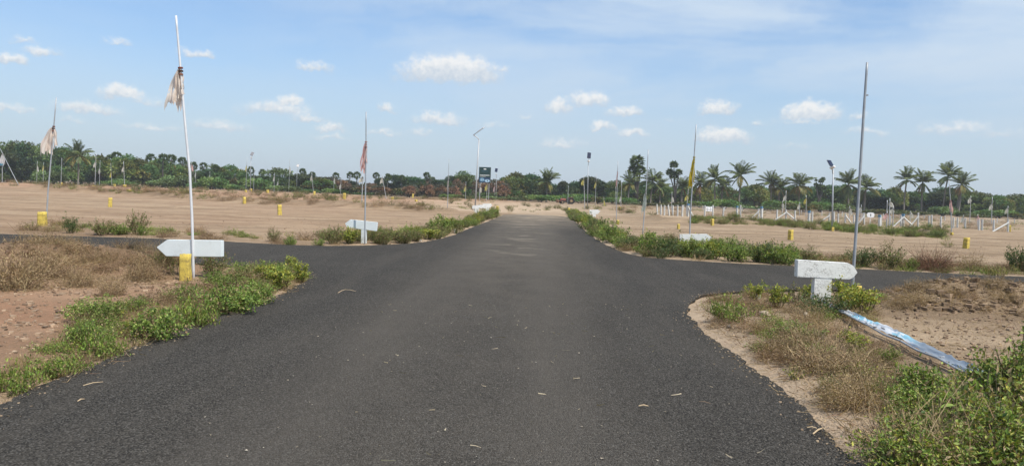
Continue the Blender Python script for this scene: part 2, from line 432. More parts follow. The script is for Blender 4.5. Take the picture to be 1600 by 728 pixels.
def mat_asphalt():
    mt, N, b = newmat('asphalt')
    o = N.n('ShaderNodeTexCoord').outputs['Object']
    ox, oy, oz = N.sep(o)
    big = N.noise(o, .35, 5, .6)
    c = N.mix(N.mapr(big, .3, .7), (.060, .0545, .047, 1), (.084, .076, .0655, 1))
    vo = N.n('ShaderNodeTexVoronoi', feature='F1'); vo.inputs['Scale'].default_value = 98.; N.put(vo.inputs['Vector'], o)
    cr_, cg_, cb_ = N.sep(vo.outputs['Color'])
    c = N.mix(N.mapr(cr_, .15, .9, 0., .92), c, (.013, .0122, .011, 1))
    c = N.mix(N.mapr(cg_, .70, 1., 0., .75), c, (.17, .16, .142, 1))                                    # paler aggregate
    sp = N.mapr(N.noise(o, 34., 3, .6), .645, .74)
    c = N.mix(N.math('MULTIPLY', sp, .35), c, (.16, .145, .12, 1))
    patch = N.noise(N.mapping(o, scale=(1.6, .22, 1.)), .8, 6, .66, .3)
    c = N.mix(N.mapr(patch, .48, .68, 0., .32), c, (.110, .097, .080, 1))
    c = N.mix(N.mapr(patch, .46, .30, 0., .28), c, (.032, .029, .0255, 1))
    film = N.math('MULTIPLY', N.mapr(N.math('ABSOLUTE', N.math('ADD', ox, .6)), .3, 2.6, 1., 0., True), N.mapr(oy, 5., 24., .22, .62, True))
    c = N.mix(N.math('MULTIPLY', film, N.mapr(N.noise(o, 1.3, 6, .65), .3, .7, .4, 1.)), c, (.165, .142, .114, 1))
    # dust carried on to the carriageway: across the mouth of the plots and along the wheel tracks
    dn1 = N.noise(N.mapping(o, scale=(.55, .75, 1.)), 1.0, 7, .66, .5)
    midx = N.mapr(N.math('ABSOLUTE', N.math('ADD', ox, .7)), .2, 1.7, 1., 0., True)
    far = N.math('MULTIPLY', N.mapr(oy, 16., 24., 0., 1., True), 1.)
    d1 = N.math('MULTIPLY', N.math('MULTIPLY', N.mapr(dn1, .55, .67), midx), far)
    c = N.mix(N.math('MULTIPLY', d1, .6), c, (.33, .285, .225, 1))
    lane = N.mapr(N.math('ABSOLUTE', N.math('SUBTRACT', N.math('ABSOLUTE', N.math('ADD', ox, .75)), .95)), 0., .75, 1., 0., True)
    wear = N.math('MULTIPLY', lane, N.mapr(N.noise(N.mapping(o, scale=(1., .12, 1.)), 2.2, 5, .6), .25, .75, .12, .5))
    c = N.mix(wear, c, (.115, .102, .086, 1))
    endd = N.math('MULTIPLY', N.mapr(oy, 36., 62., 0., 1.), N.mapr(dn1, .36, .62, 0., .85))
    c = N.mix(endd, c, (.36, .29, .21, 1))
    N.put(b.inputs['Base Color'], c); b.inputs['Roughness'].default_value = .95; b.inputs['Specular IOR Level'].default_value = .12
    hgt = N.math('ADD', N.math('MULTIPLY', vo.outputs['Distance'], -1.), N.math('MULTIPLY', N.noise(o, 30., 4, .6), .8))
    bp = N.n('ShaderNodeBump'); bp.inputs['Strength'].default_value = .9; bp.inputs['Distance'].default_value = .016
    N.put(bp.inputs['Height'], hgt); N.put(b.inputs['Normal'], bp.outputs[0])
    return mt
M_ASPH = mat_asphalt()

# ------------------------------------------------------------------ ground sheet
ys = list(np.arange(-14, 30, .13)); y = 30.
while y < 5200: ys.append(y); y += max(.13, .0125*y if y < 400 else .06*y)
ys = np.array(ys)
sx = np.linspace(-1, 1, 321); u = np.sign(sx)*np.abs(sx)**1.35
X = u[None, :]*(34+1.15*np.maximum(ys, 0))[:, None]; Y = np.repeat(ys[:, None], len(u), 1)
Z = hz(X, Y)
V = np.stack([X, Y, Z], -1).reshape(-1, 3)
nr, nc = X.shape
ii = (np.arange(nr-1)[:, None]*nc+np.arange(nc-1)[None, :]).ravel()
F = np.stack([ii, ii+1, ii+nc+1, ii+nc], 1)
sdv = np.full(X.shape, 99.); nm = (np.abs(X) < 60) & (Y < 75); sdv[nm] = road_sd(X[nm], Y[nm])
n1 = fbm(X*.7, Y*.7, 61); n2 = fbm(X*.12, Y*.12, 71); n3 = fbm(X*.05, Y*.16, 81)
litter = np.zeros_like(X)  # litter mask; also carries the shade painted along the berms
litter += (1-sstep(.5, 2.2, sdv+1.2*(n1-.5)))*.62*sstep(.05, .5, sdv)
for mx, my, rx, ry, mh in MOUNDS: litter = np.maximum(litter, .8*np.exp(-(((X-mx)/(rx*1.15))**2+((Y-my)/(ry*1.15))**2)))
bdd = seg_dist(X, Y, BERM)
litter = np.maximum(litter, .75*np.exp(-(bdd/1.5)**2)*sstep(.35, .6, n1))  # wide band on the berm: part litter, part painted shade
litter = np.maximum(litter, 1.0*np.exp(-((bdd-.25)/.55)**2)*sstep(.22, .42, n1))  # dark core line: berm shade and growth painted into the soil colour
litter = np.maximum(litter, .85*np.exp(-(seg_dist(X, Y, BERM2)/1.6)**2)*sstep(.32, .55, n1))  # right berm: shade of its low ridges painted in with the litter
litter = np.maximum(litter, sstep(.52, .66, n3)*sstep(34, 50, Y)*.5*sstep(-4, 4, X))
litter = np.maximum(litter, sstep(.50, .62, n2)*sstep(85, 120, Y)*.75)
litter = np.maximum(litter, sstep(170, 200, Y)*.8)
sand = (1-sstep(.1, .9, sdv+.7*(n1-.5)))*.75*((X > 1.5) | (sdv < .25))
sand = np.where((X > 1.5) & (Y < 13) & (Y > 5), np.maximum(sand, (1-sstep(.45, 1.0, sdv+.8*(n1-.5)))*.95), sand)
sand = np.maximum(sand, sstep(64, 68, Y)*(1-sstep(120, 150, Y))*np.exp(-((X+3)/12)**2)*.8*sstep(.25, .5, n2))
red = sstep(-2, -5, X)*(.45+.5*sstep(.35, .65, n2))*(1-sstep(14, 24, Y)*.75)
red = np.maximum(red, sstep(80, 95, Y)*(1-sstep(150, 180, Y))*sstep(5, -15, X)*.7)
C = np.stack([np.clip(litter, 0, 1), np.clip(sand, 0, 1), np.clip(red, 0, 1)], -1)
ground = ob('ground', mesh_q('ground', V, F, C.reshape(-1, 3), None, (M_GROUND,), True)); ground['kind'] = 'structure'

# ------------------------------------------------------------------ road: one asphalt sheet with a crumbled edge and a skirt
D = densify(SM)
nrm = np.roll(D, -1, 0)-np.roll(D, 1, 0); nrm = np.stack([nrm[:, 1], -nrm[:, 0]], 1); nrm /= np.linalg.norm(nrm, axis=1, keepdims=True)+1e-9
jag = .10*(fbm(D[:, 0]*2.1, D[:, 1]*2.1, 91)-.5)+.10*(fbm(D[:, 0]*9, D[:, 1]*9, 95, 2)-.5)
D = D+nrm*jag[:, None]
D[:, 1] += np.where(D[:, 1] > 62.5, 2.4, 0.)*(fbm(D[:, 0]*.9, D[:, 0]*0, 93)-.5)
bm = bmesh.new()
top = [bm.verts.new((p[0], p[1], 0.)) for p in D]
edges = [bm.edges.new((top[i], top[(i+1) % len(top)])) for i in range(len(top))]
bmesh.ops.triangle_fill(bm, use_beauty=True, use_dissolve=False, edges=edges)
for f in bm.faces:
    if f.normal.z < 0: f.normal_flip()
low = [bm.verts.new((p[0]+q[0]*.03, p[1]+q[1]*.03, -.07)) for p, q in zip(D, nrm)]
for i in range(len(top)):
    j = (i+1) % len(top)
    try: bm.faces.new((top[i], top[j], low[j], low[i]))
    except ValueError: pass
bmesh.ops.recalc_face_normals(bm, faces=bm.faces)
road = ob('road', bm_mesh('road', bm, M_ASPH)); road['kind'] = 'structure'

# ================================================================== plants
def unit(v): return v/(np.linalg.norm(v, axis=-1, keepdims=True)+1e-9)
def pick(rng, pal, n, jit=.24):
    pal = np.asarray(pal, float); a = pal[rng.integers(0, len(pal), n)]; b = pal[rng.integers(0, len(pal), n)]
    t = rng.random((n, 1))*.5
    return np.clip((a*(1-t)+b*t)*(1+jit*rng.normal(0, 1, (n, 1))), .004, .9)
def leaves(mb, P, D, L, Wd, C, rng, fold=.12):
    n = len(P); D = unit(D)
    s = unit(np.cross(D, np.array([0, 0, 1.])+rng.normal(0, .55, (n, 3)))); nn = np.cross(s, D)
    L = np.broadcast_to(L, (n,))[:, None]; Wd = np.broadcast_to(Wd, (n,))[:, None]
    a = P; b = P+D*L*.45+s*Wd*.5+nn*Wd*fold; c = P+D*L-nn*L*.12*rng.random((n, 1)); d = P+D*L*.45-s*Wd*.5+nn*Wd*fold
    V = np.stack([a, b, c, d], 1).reshape(-1, 3); F = np.arange(4*n).reshape(n, 4)
    mb.add(V, F, np.repeat(C, 4, 0))
def strands(mb, P, D, L, w, C, rng, curl=.35, seg=3, grav=.2, taper=.8):
    n = len(P); D = unit(D); L = np.broadcast_to(L, (n,))[:, None]
    bend = rng.normal(0, curl, (n, 3)); side = unit(np.cross(D, rng.normal(0, 1, (n, 3))))
    rows = []
    for i in range(seg+1):
        t = i/seg
        p = P+D*L*t+bend*L*t*t*.5; p[:, 2] -= (grav*L*t*t)[:, 0]
        ww = w*(1-taper*t)*.5
        rows.append(np.stack([p-side*ww, p+side*ww], 1))
    V = np.stack(rows, 1).reshape(-1, 3)
    k = 2*(seg+1); base = np.arange(n)[:, None]*k
    F = np.concatenate([base+np.array([[2*i, 2*i+1, 2*i+3, 2*i+2]]) for i in range(seg)], 0)
    mb.add(V, F, np.repeat(C, k, 0))
GREEN = [(.110,.185,.030),(.155,.245,.042),(.22,.300,.060),(.066,.120,.026),(.29,.335,.09)]
DGREEN = [(.045,.085,.024),(.062,.115,.032),(.085,.135,.038),(.12,.14,.055)]
YGREEN = [(.25,.29,.042),(.17,.25,.042),(.34,.33,.06),(.115,.18,.034),(.40,.36,.07)]
OLIVE = [(.10,.12,.04),(.15,.15,.055),(.20,.17,.08),(.07,.10,.03)]
TAN = [(.34,.25,.14),(.27,.19,.105),(.42,.32,.19),(.20,.135,.075),(.30,.24,.12)]
BROWN = [(.22,.145,.085),(.30,.20,.12),(.15,.095,.055),(.36,.26,.15)]
RUST = [(.20,.105,.065),(.26,.14,.085),(.15,.075,.05),(.30,.19,.12)]
SC = [(.12,.10,.045),(.16,.12,.06),(.10,.12,.04)]
def bush(seed, h=.4, spread=.4, nst=16, nl=1000, ll=.05, lw=.5, pal=GREEN, scol=SC, dome=.5, up=.35, dry=0., drypal=TAN):
    rng = np.random.default_rng(seed); st = MB(); lf = MB()
    az_ = rng.random(nst)*2*math.pi; rr = spread*np.sqrt(rng.random(nst)); ht = h*(.55+.5*rng.random(nst))*(1-dome*(rr/spread)**2)
    base = np.stack([np.cos(az_)*rr*.25, np.sin(az_)*rr*.25, np.zeros(nst)-.03], 1)
    tip = np.stack([np.cos(az_)*rr, np.sin(az_)*rr, ht], 1)
    mid = (base+tip)/2+np.stack([np.zeros(nst), np.zeros(nst), ht*.18], 1)+rng.normal(0, .03*spread, (nst, 3))
    for i in range(nst):
        st.tube([base[i], mid[i], tip[i]], [.006*(h/.4), .0045*(h/.4), .002], 4, pick(rng, scol, 1)[0], cap=False)
    # side twigs
    nb = nst*4; k = rng.integers(0, nst, nb); t = .25+.7*rng.random((nb, 1))
    bp = np.where(t < .5, base[k]+(mid[k]-base[k])*t*2, mid[k]+(tip[k]-mid[k])*(t*2-1))
    bd = unit(rng.normal(0, 1, (nb, 3))*[1, 1, .6]+[0, 0, up]); bl = spread*(.18+.35*rng.random(nb))
    strands(st, bp, bd, bl, .005, pick(rng, scol, nb), rng, .25, 2, .1)
    j = rng.integers(0, nb+nst, nl); tt = .15+.85*rng.random((nl, 1))**.8
    P = np.zeros((nl, 3)); m1 = j < nb; jb = j[m1]; js = j[~m1]-nb
    P[m1] = bp[jb]+bd[jb]*bl[jb][:, None]*tt[m1]
    ts = tt[~m1]; P[~m1] = np.where(ts < .5, base[js]+(mid[js]-base[js])*ts*2, mid[js]+(tip[js]-mid[js])*(ts*2-1))
    P += rng.normal(0, .018, (nl, 3)); P[:, 2] = np.maximum(P[:, 2], .01)
    D_ = unit(rng.normal(0, 1, (nl, 3))+[0, 0, up]); L = ll*(.55+.8*rng.random(nl))
    C_ = pick(rng, pal, nl)
    if dry: dm = rng.random(nl) < dry; C_[dm] = pick(rng, drypal, int(dm.sum()))
    leaves(lf, P, D_, L, L*lw, C_, rng)
    return st, lf
def drybrush(seed, h=.4, spread=.5, n=650, nl=500, pal=TAN, ll=.03, lp=TAN, w=.006):
    rng = np.random.default_rng(seed); st = MB(); lf = MB()
    a = rng.random(n)*6.283; r = spread*np.sqrt(rng.random(n))*.6
    P = np.stack([np.cos(a)*r, np.sin(a)*r, np.full(n, -.02)+h*.45*rng.random(n)*(rng.random(n) < .5)], 1)
    D_ = unit(np.stack([np.cos(a), np.sin(a), 1.0+np.zeros(n)], 1)*[.8, .8, 1]+rng.normal(0, .85, (n, 3))); D_[:, 2] = np.abs(D_[:, 2])
    L = h*(.4+.75*rng.random(n)); C_ = pick(rng, pal, n)
    strands(st, P, D_, L, w, C_, rng, .45, 3, .18, .6)
    j = rng.integers(0, n, nl); t = (.4+.6*rng.random((nl, 1)))
    PL = P[j]+D_[j]*L[j][:, None]*t+rng.normal(0, .03, (nl, 3)); PL[:, 2] = np.maximum(PL[:, 2], .01)
    leaves(lf, PL, rng.normal(0, 1, (nl, 3)), ll*(.5+.9*rng.random(nl)), ll*.45, pick(rng, lp, nl), rng)
    return st, lf
def stalks(seed, h=.55, spread=.5, n=260, pal=TAN+RUST[3:], w=.007):
    rng = np.random.default_rng(seed); st = MB(); lf = MB(); a = rng.random(n)*6.283; r = spread*np.sqrt(rng.random(n))
    P = np.stack([np.cos(a)*r, np.sin(a)*r, np.full(n, -.02)+.08*rng.random(n)], 1); D_ = unit(rng.normal(0, 1, (n, 3))+[.25, 0, .5]); D_[:, 2] = np.abs(D_[:, 2])
    L = h*(.3+.8*rng.random(n)); strands(st, P, D_, L, w, pick(rng, pal, n), rng, .35, 4, .12, .5)
    k = rng.integers(0, n, n*2); t = .3+.6*rng.random((n*2, 1)); Q = P[k]+D_[k]*L[k][:, None]*t; strands(st, Q, unit(D_[k]+rng.normal(0, .8, (n*2, 3))), L[k]*.35, w*.7, pick(rng, pal, n*2), rng, .3, 2, .05, .6)
    leaves(lf, Q[:n], rng.normal(0, 1, (n, 3)), .025, .012, pick(rng, pal+OLIVE, n), rng); return st, lf
def tuft(seed, h=.3, spread=.12, n=70, pal=TAN, w=.008):
    rng = np.random.default_rng(seed); st = MB()
    a = rng.random(n)*6.283; r = spread*np.sqrt(rng.random(n))
    P = np.stack([np.cos(a)*r, np.sin(a)*r, np.full(n, -.02)], 1)
    D_ = unit(np.stack([np.cos(a)*.6, np.sin(a)*.6, 1+np.zeros(n)], 1)+rng.normal(0, .25, (n, 3)))
    strands(st, P, D_, h*(.4+.8*rng.random(n)), w, pick(rng, pal, n), rng, .3, 3, .25, .9)
    return st, MB()
PROTO = {
 'weed': [bush(101+i, .42, .42, 24, 2100, .038, .5, GREEN, dry=.08) for i in range(3)],
 'mat': [bush(121+i, .16, .45, 30, 1700, .032, .5, GREEN+YGREEN[:2], dome=.3, up=.5, dry=.14) for i in range(3)],
 'ygreen': [bush(141+i, .55, .26, 12, 900, .048, .45, YGREEN, dome=.3, up=.6) for i in range(3)],
 'dark': [bush(161+i, .48, .42, 24, 2000, .036, .5, DGREEN, dry=.08) for i in range(2)],
 'olive': [bush(171+i, .48, .44, 26, 1900, .035, .45, OLIVE+GREEN[:2], dry=.32, drypal=BROWN) for i in range(2)],
 'dry': [drybrush(181+i, .42, .5, 330, 2300, TAN+BROWN[:1], .032, TAN+BROWN, .007) for i in range(3)],
 'drydark': [drybrush(191+i, .34, .5, 300, 1300, BROWN, .036, BROWN+RUST[2:3]+[(.08,.055,.035)]) for i in range(2)],
 'stalk': [stalks(206+i) for i in range(2)],
 'rust': [drybrush(201, .45, .5, 1150, 900, RUST, .03, RUST+OLIVE, .006)],
 'sparse': [bush(211+i, .34, .3, 12, 260, .04, .5, OLIVE+YGREEN, dry=.4) for i in range(2)],
 'tan_tuft': [tuft(221+i, .32, .14, 80, TAN) for i in range(3)],
 'olive_tuft': [tuft(231+i, .42, .2, 110, OLIVE+YGREEN[:2], .012) for i in range(3)],
 'green_tuft': [tuft(241+i, .36, .2, 110, GREEN+OLIVE[:2], .012) for i in range(2)],
}
RAD = dict(stalk=.6, weed=.42, mat=.48, ygreen=.28, dark=.44, olive=.46, dry=.5, drydark=.5, rust=.5, sparse=.32, tan_tuft=.2, olive_tuft=.26, green_tuft=.26)
HT = dict(stalk=.5, weed=.40, mat=.2, ygreen=.55, dark=.46, olive=.46, dry=.45, drydark=.38, rust=.5, sparse=.34, tan_tuft=.32, olive_tuft=.42, green_tuft=.38)
PM = {}
def proto_mesh(kind, i):
    if (kind, i) not in PM:
        st, lf = PROTO[kind][i]
        PM[(kind, i)] = (st.mesh('stems', M_STEM), lf.mesh('foliage', M_LEAF) if lf.n else None)
    return PM[(kind, i)]
prng = np.random.default_rng(7)
def plant(px, py, wpx, hpx, kind, label, cat='bush', group=None, name=None, vi=None):
    x, y_ = Gt(px, py); s = y_/FPX
    i = int(prng.integers(0, len(PROTO[kind]))) if vi is None else vi
    sxy = wpx*s/(2*RAD[kind]); sz = hpx*s/HT[kind]
    t = thing(name or {'bush': 'bush', 'weed': 'weed_plant', 'brush': 'dry_brush'}[cat], label, cat, (x, y_, hz1(x, y_)-.01), float(prng.random()*6.28), group, (sxy, sxy, sz))
    a, b = proto_mesh(kind, i)
    ob('stems', a, t)
    if b: ob('foliage', b, t)
    return t

# ---- bushes and weeds one can tell apart
PL = [
 # left near verge
 (352,492,120,52,'weed','broad dark green weed clump right below the left flagpole and yellow stone','bush'),
 (405,478,80,40,'weed','green weed clump on left verge between dark green clump and yellow-green plants','bush'),
 (437,452,58,44,'ygreen','yellow-green plant at the tip of the left verge, nearest the white arrow','weed'),
 (470,442,46,34,'ygreen','yellow-green plant at the very corner where left side road begins','weed'),
 (415,440,50,36,'ygreen','pale yellow-green plant standing behind the green clump on left verge','weed'),
 (455,425,40,26,'ygreen','small yellowish plant hanging over the left side road edge','weed'),
 (300,512,100,46,'mat','low bright green creeper on left verge below the dark green clump','weed'),
 (240,535,120,56,'weed','bright green weed clump midway along the left verge','bush'),
 (205,522,30,30,'ygreen','small yellow-leaved sprig in the middle of the left verge','weed'),
 (150,560,110,40,'mat','spreading green creeper on left verge beside the asphalt edge','weed'),
 (90,588,110,36,'mat','low green creeper second from the left photo edge on the verge','weed'),
 (25,612,110,44,'mat','bright green creeper at the left photo edge beside the road','weed'),
 (170,500,70,34,'sparse','sparse half-dry weed on the bare-soil side of the left verge','weed'),
 (110,540,60,30,'sparse','thin half-dry weed between red soil and creeper on left verge','weed'),
 (255,415,44,34,'olive','dark olive bush left of the yellow stone under the arrow sign','bush'),
 (275,430,40,30,'sparse','thin leafy weed at the foot of the big yellow stone','weed'),
 (335,428,60,42,'olive','olive bush under the right half of the left arrow sign','bush'),
 (375,440,70,30,'dry','pale straw brush between arrow sign and yellow-green plants','brush'),
 # left dry brush
 (20,420,110,78,'dry','tall pale dry brush at the left photo edge by the side road','brush'),
 (70,424,70,38,'dry','dry brush second from the left edge along the side road','brush'),
 (125,420,60,36,'dry','straw-coloured dry brush third from the left edge','brush'),
 (175,420,54,40,'dry','straw-coloured dry brush fourth from the left edge','brush'),
 (218,424,56,46,'dry','tall feathery dry brush nearest the white arrow sign','brush'),
 (40,436,70,20,'drydark','low dark brown brush in front of the tall pale dry brush','brush'),
 (95,434,70,24,'drydark','dark brown brush on the soil, middle of the left brush row','brush'),
 (230,436,70,26,'drydark','dark brown brush on bare soil left of the yellow stone','brush'),
 # left, beyond the side road
 (112,364,34,30,'dark','dark green bush beyond left side road, right of yellow stone','bush'),
 (160,366,54,26,'olive','brownish round bush beyond left side road, left of the taller one','bush'),
 (214,366,44,38,'olive','tallest brown-topped bush beyond the left side road','bush'),
 (190,367,40,18,'weed','low green bush between the two brown bushes beyond the side road','bush'),
 (222,368,22,18,'weed','small bright green weed at the foot of the tallest brown bush','weed'),
 (80,362,34,14,'dry','dry tuft right of the yellow stone with the flagpole','brush'),
 (50,360,30,18,'sparse','thin green weed left of the yellow stone with the flagpole','weed'),
 (260,374,40,14,'drydark','low reddish dry brush beyond road above the left arrow tip','brush'),
 (330,378,60,12,'drydark','low dry brush on far kerb line above the left arrow sign','brush'),
 (428,381,34,22,'olive','olive weed beyond the left side road, left of the pair','bush'),
 (452,381,28,16,'weed','small green weed beyond left side road, right of the olive one','weed'),
 # around far-left sign
 (520,384,40,28,'olive','tall yellowish weed left of the far tilted white arrow','bush'),
 (548,384,40,24,'ygreen','leafy weed directly left of the far arrow post','weed'),
 (592,383,40,24,'olive','leafy weed directly right of the far arrow post','bush'),
 (630,382,44,24,'olive','olive weed midway between far arrow and the road corner','bush'),
 (690,366,56,30,'weed','big green bush at the far left road corner','bush'),
 (668,374,40,22,'ygreen','yellow-green bush left of the big green one at far left corner','bush'),
 (715,358,30,18,'weed','green bush right of the big one along far left verge','bush'),
 (735,350,26,14,'olive','dry olive bush near the foot of the kinked street lamp','bush'),
 (755,342,34,16,'weed','green bush along far left verge beside the white blocks','bush'),
 (772,337,22,14,'weed','last green bush along the left verge before the tarmac ends','bush'),
 # right, along the main road
 (898,341,26,12,'olive','first olive bush on right verge from the tarmac end','bush'),
 (915,350,34,18,'weed','green bush second on the right verge from the tarmac end','bush'),
 (935,362,44,26,'dark','dark green bush third on right verge from the tarmac end','bush'),
 (955,378,54,34,'weed','big rounded green bush nearest the far right road corner','bush'),
 (925,366,30,20,'olive','olive bush at the asphalt edge left of the dark green one','bush'),
 (985,390,40,14,'dry','dry grass patch at the far right corner of the road','brush'),
 # right far verge
 (1012,397,56,34,'weed','green bush first in the long row on the far right verge','bush'),
 (1040,401,60,36,'dark','dark green bush second in the row, left of the sunken sign','bush'),
 (1078,403,50,28,'weed','green bush in front of the sunken white sign','bush'),
 (1112,405,54,30,'ygreen','light green bush right of the sunken white sign','bush'),
 (1146,408,60,38,'weed','green bush fifth in the row on the far right verge','bush'),
 (1188,410,60,38,'dark','dark green bush sixth in the row on far right verge','bush'),
 (1225,410,50,30,'weed','green bush at the thinner end of the row above the T sign','bush'),
 (1262,408,46,24,'olive','half-dry bush directly above the right T-shaped sign','bush'),
 (1345,416,58,34,'dark','dark green bush right behind the bare tall pole','bush'),
 (1392,420,62,40,'olive','olive-brown bush between the dark green one and the rusty one','bush'),
 (1456,421,68,38,'rust','rusty red-brown dry bush beyond the right side road','bush'),
 (1424,420,30,18,'weed','small green weed left of the rusty bush','weed'),
 (1516,423,44,30,'dry','thin dry bush right of the rusty bush','brush'),
 (1592,424,50,46,'dark','dark green bush at right photo edge beyond the side road','bush'),
 # right near verge
 (1140,502,84,34,'mat','isolated low green weed on pale sand near the road corner','weed'),
 (1178,470,36,36,'ygreen','thin yellowish plant against the right side road','weed'),
 (1215,480,50,36,'ygreen','yellow-green plant left of the T-shaped sign','weed'),
 (1245,472,40,36,'sparse','half-dry plant just left of the T sign post','weed'),
 (1285,492,90,40,'dark','dark green weed clump at the foot of the T-shaped sign','bush'),
 (1320,482,70,46,'ygreen','yellow-green bush behind the bare tall pole base','bush'),
 (1350,492,70,52,'ygreen','bright yellow-green bush right of the bare tall pole','bush'),
 (1262,470,30,30,'ygreen','small yellow-green plant left beside the T sign post','weed'),
 (1240,530,90,30,'weed','green creeper patch below the T-shaped sign','weed'),
 (1295,585,120,46,'dry','large tangle of dry stalks beside the fallen banner','brush'),
 (1345,612,90,36,'dry','dry stalk tangle right of the large one, near the asphalt','brush'),
 (1310,575,150,66,'stalk','loose reddish-tan stalks standing out of the dry tangle','brush'),
 (1350,625,120,46,'stalk','loose pale stalks at the asphalt side of the dry tangle','brush'),
 (1265,545,90,50,'stalk','thin bent stalks left of the fallen banner tip','brush'),
 (1330,592,80,34,'sparse','yellowish thin weed inside the dry tangle','weed'),
 (1245,548,70,26,'sparse','yellowish thin weed at the sandy side of the dry tangle','weed'),
 (1255,570,80,30,'drydark','brown dry brush between pale sand and the dry tangle','brush'),
 (1390,570,44,30,'weed','small green weed in front of the fallen banner','weed'),
 (1300,610,60,28,'olive','low olive weed at the asphalt edge under the dry tangle','weed'),
 (1332,548,60,34,'ygreen','yellow-green sprig just left of the middle of the fallen banner','weed'),
 (1210,512,50,20,'mat','flat green weed on sand left of the creeper patch','weed'),
 (1375,622,50,30,'mat','flat green weed between dry stalks and the bottom right bush','weed'),
 (1535,468,30,16,'weed','small green weed on the straw mound beside the right road','weed'),
]
PL += [(213,305,20,12,'dark','round dark bush right beside a small yellow stone on left plot','bush'),(229,305,12,8,'drydark','little brown bush right of the round dark one on left plot','brush'),
 (262,307,20,8,'olive','flat olive bush left of the foreground left flagpole on the berm','bush'),(289,308,28,14,'olive','dome-shaped olive bush behind the foreground left flagpole','bush'),(318,309,14,6,'sparse','small weed on the berm right of the foreground left flagpole','weed'),
 (412,318,16,9,'drydark','reddish dry bush on the berm right of the nearer solar lamp','brush'),(555,324,20,9,'dark','dark bush at the foot of the pink-flag pole on the berm','bush'),(660,324,26,8,'olive','olive bush on the berm midway to the kinked lamp','bush'),
 (24,293,16,6,'dark','low dark bush at the foot of the slanting pole','bush'),(50,293,18,7,'olive','low bush right of the slanting pole foot','bush'),(1480,386,24,14,'sparse','sparse weed left of the yellow stone on far right plot','weed'),
 (885,331,22,7,'olive','low scrubby bush just beyond the tarmac end on the right','bush'),(1462,372,34,12,'dark','dark green bush before the fence near the tallest slender palm','bush'),(1428,370,40,10,'olive','olive bush before the fence left of the dark green one','bush')]
for p in PL:
    plant(*p)

# ---- hero bush, bottom right: its own denser plants
def hero(seed, px, py, wpx, hpx, label, pal=GREEN, nl=5200, ll=.042, **k):
    x, y_ = Gt(px, py); s = y_/FPX
    st, lf = bush(seed, hpx*s, wpx*s/2, 46, nl, ll, .5, pal, **k)
    t = thing('bush', label, 'bush', (x, y_, hz1(x, y_)-.01)); ob('stems', st.mesh('stems', M_STEM), t); ob('foliage', lf.mesh('foliage', M_LEAF), t)
GY = GREEN+[(.25,.31,.06),(.32,.36,.085),(.045,.085,.02)]
hero(301, 1430, 738, 230, 80, 'big leafy green bush at bottom right, touching the asphalt', GREEN+YGREEN[:3], 4200, .030, dry=.24, dome=.8)
hero(302, 1565, 738, 240, 128, 'tall leafy green bush filling the bottom right corner', GY+YGREEN[:3], 4300, .036, dry=.16, up=.5, dome=.8)
hero(303, 1500, 668, 190, 66, 'green bush covering the lower end of the fallen banner', GY+YGREEN[:3], 2500, .034, dry=.18, up=.5, dome=.85)
hero(304, 1590, 640, 170, 120, 'leafy bush at the right photo edge behind the fallen banner', GY, 3000, .036, dry=.12, up=.6, dome=.7)
hero(305, 1440, 620, 90, 56, 'small leafy bush midway under the fallen banner', GREEN, 1800, .036, dry=.12)
plant(1400, 700, 150, 70, 'stalk', 'dry stalks poking through the bottom right bush by the asphalt', 'brush')
plant(1480, 720, 190, 110, 'stalk', 'tall dry stalks inside the bottom right bushes', 'brush')
plant(1570, 690, 160, 120, 'sparse', 'half-dry plant standing among the bushes in bottom right corner', 'weed')
plant(1395, 668, 80, 44, 'sparse', 'thin weed between dry tangle and bottom right bush', 'weed')
# broad-leaved seedling and a tall single stem
def big_leaf_plant():
    x, y_ = Gt(1492, 690); z = hz1(x, y_); t = thing('weed_plant', 'light green seedling with large pointed leaves in bottom right bush', 'weed', (x, y_, z))
    top = P3(1492, 634, y_)[2]-z; mb = MB(); mb.tube([(0,0,-.03), (.01,0,top*.6), (0,.01,top)], [.006,.005,.003], 5, (.16,.20,.05)); ob('stem', mb.mesh('stem', M_STEM, True), t)
    for k, (a, e, l) in enumerate(((3.3, .15, .13), (.1, .1, .15), (1.4, .3, .09), (-1.5, -.5, .11), (2.4, .25, .07))):
        lf = MB(); d = np.array([math.cos(a)*math.cos(e), math.sin(a)*math.cos(e), math.sin(e)]); s_ = np.array([-math.sin(a), math.cos(a), 0]); n_ = np.cross(d, s_)
        pts = []
        for q in range(7):
            u_ = q/6; w_ = l*.27*math.sin(math.pi*min(1, u_**.75*.98+.01)); c_ = d*l*u_-np.array([0,0,1.])*l*.25*u_*u_
            pts += [c_-s_*w_+n_*w_*.25, c_, c_+s_*w_+n_*w_*.25]
        Fq = []
        for q in range(6): Fq += [[3*q, 3*q+1, 3*q+4, 3*q+3], [3*q+1, 3*q+2, 3*q+5, 3*q+4]]
        lf.add(np.array(pts)+[0,0,top*(1-.12*k)], Fq, (.26,.34,.07)); ob('leaf', lf.mesh('leaf', M_LEAF, True), t)
big_leaf_plant()
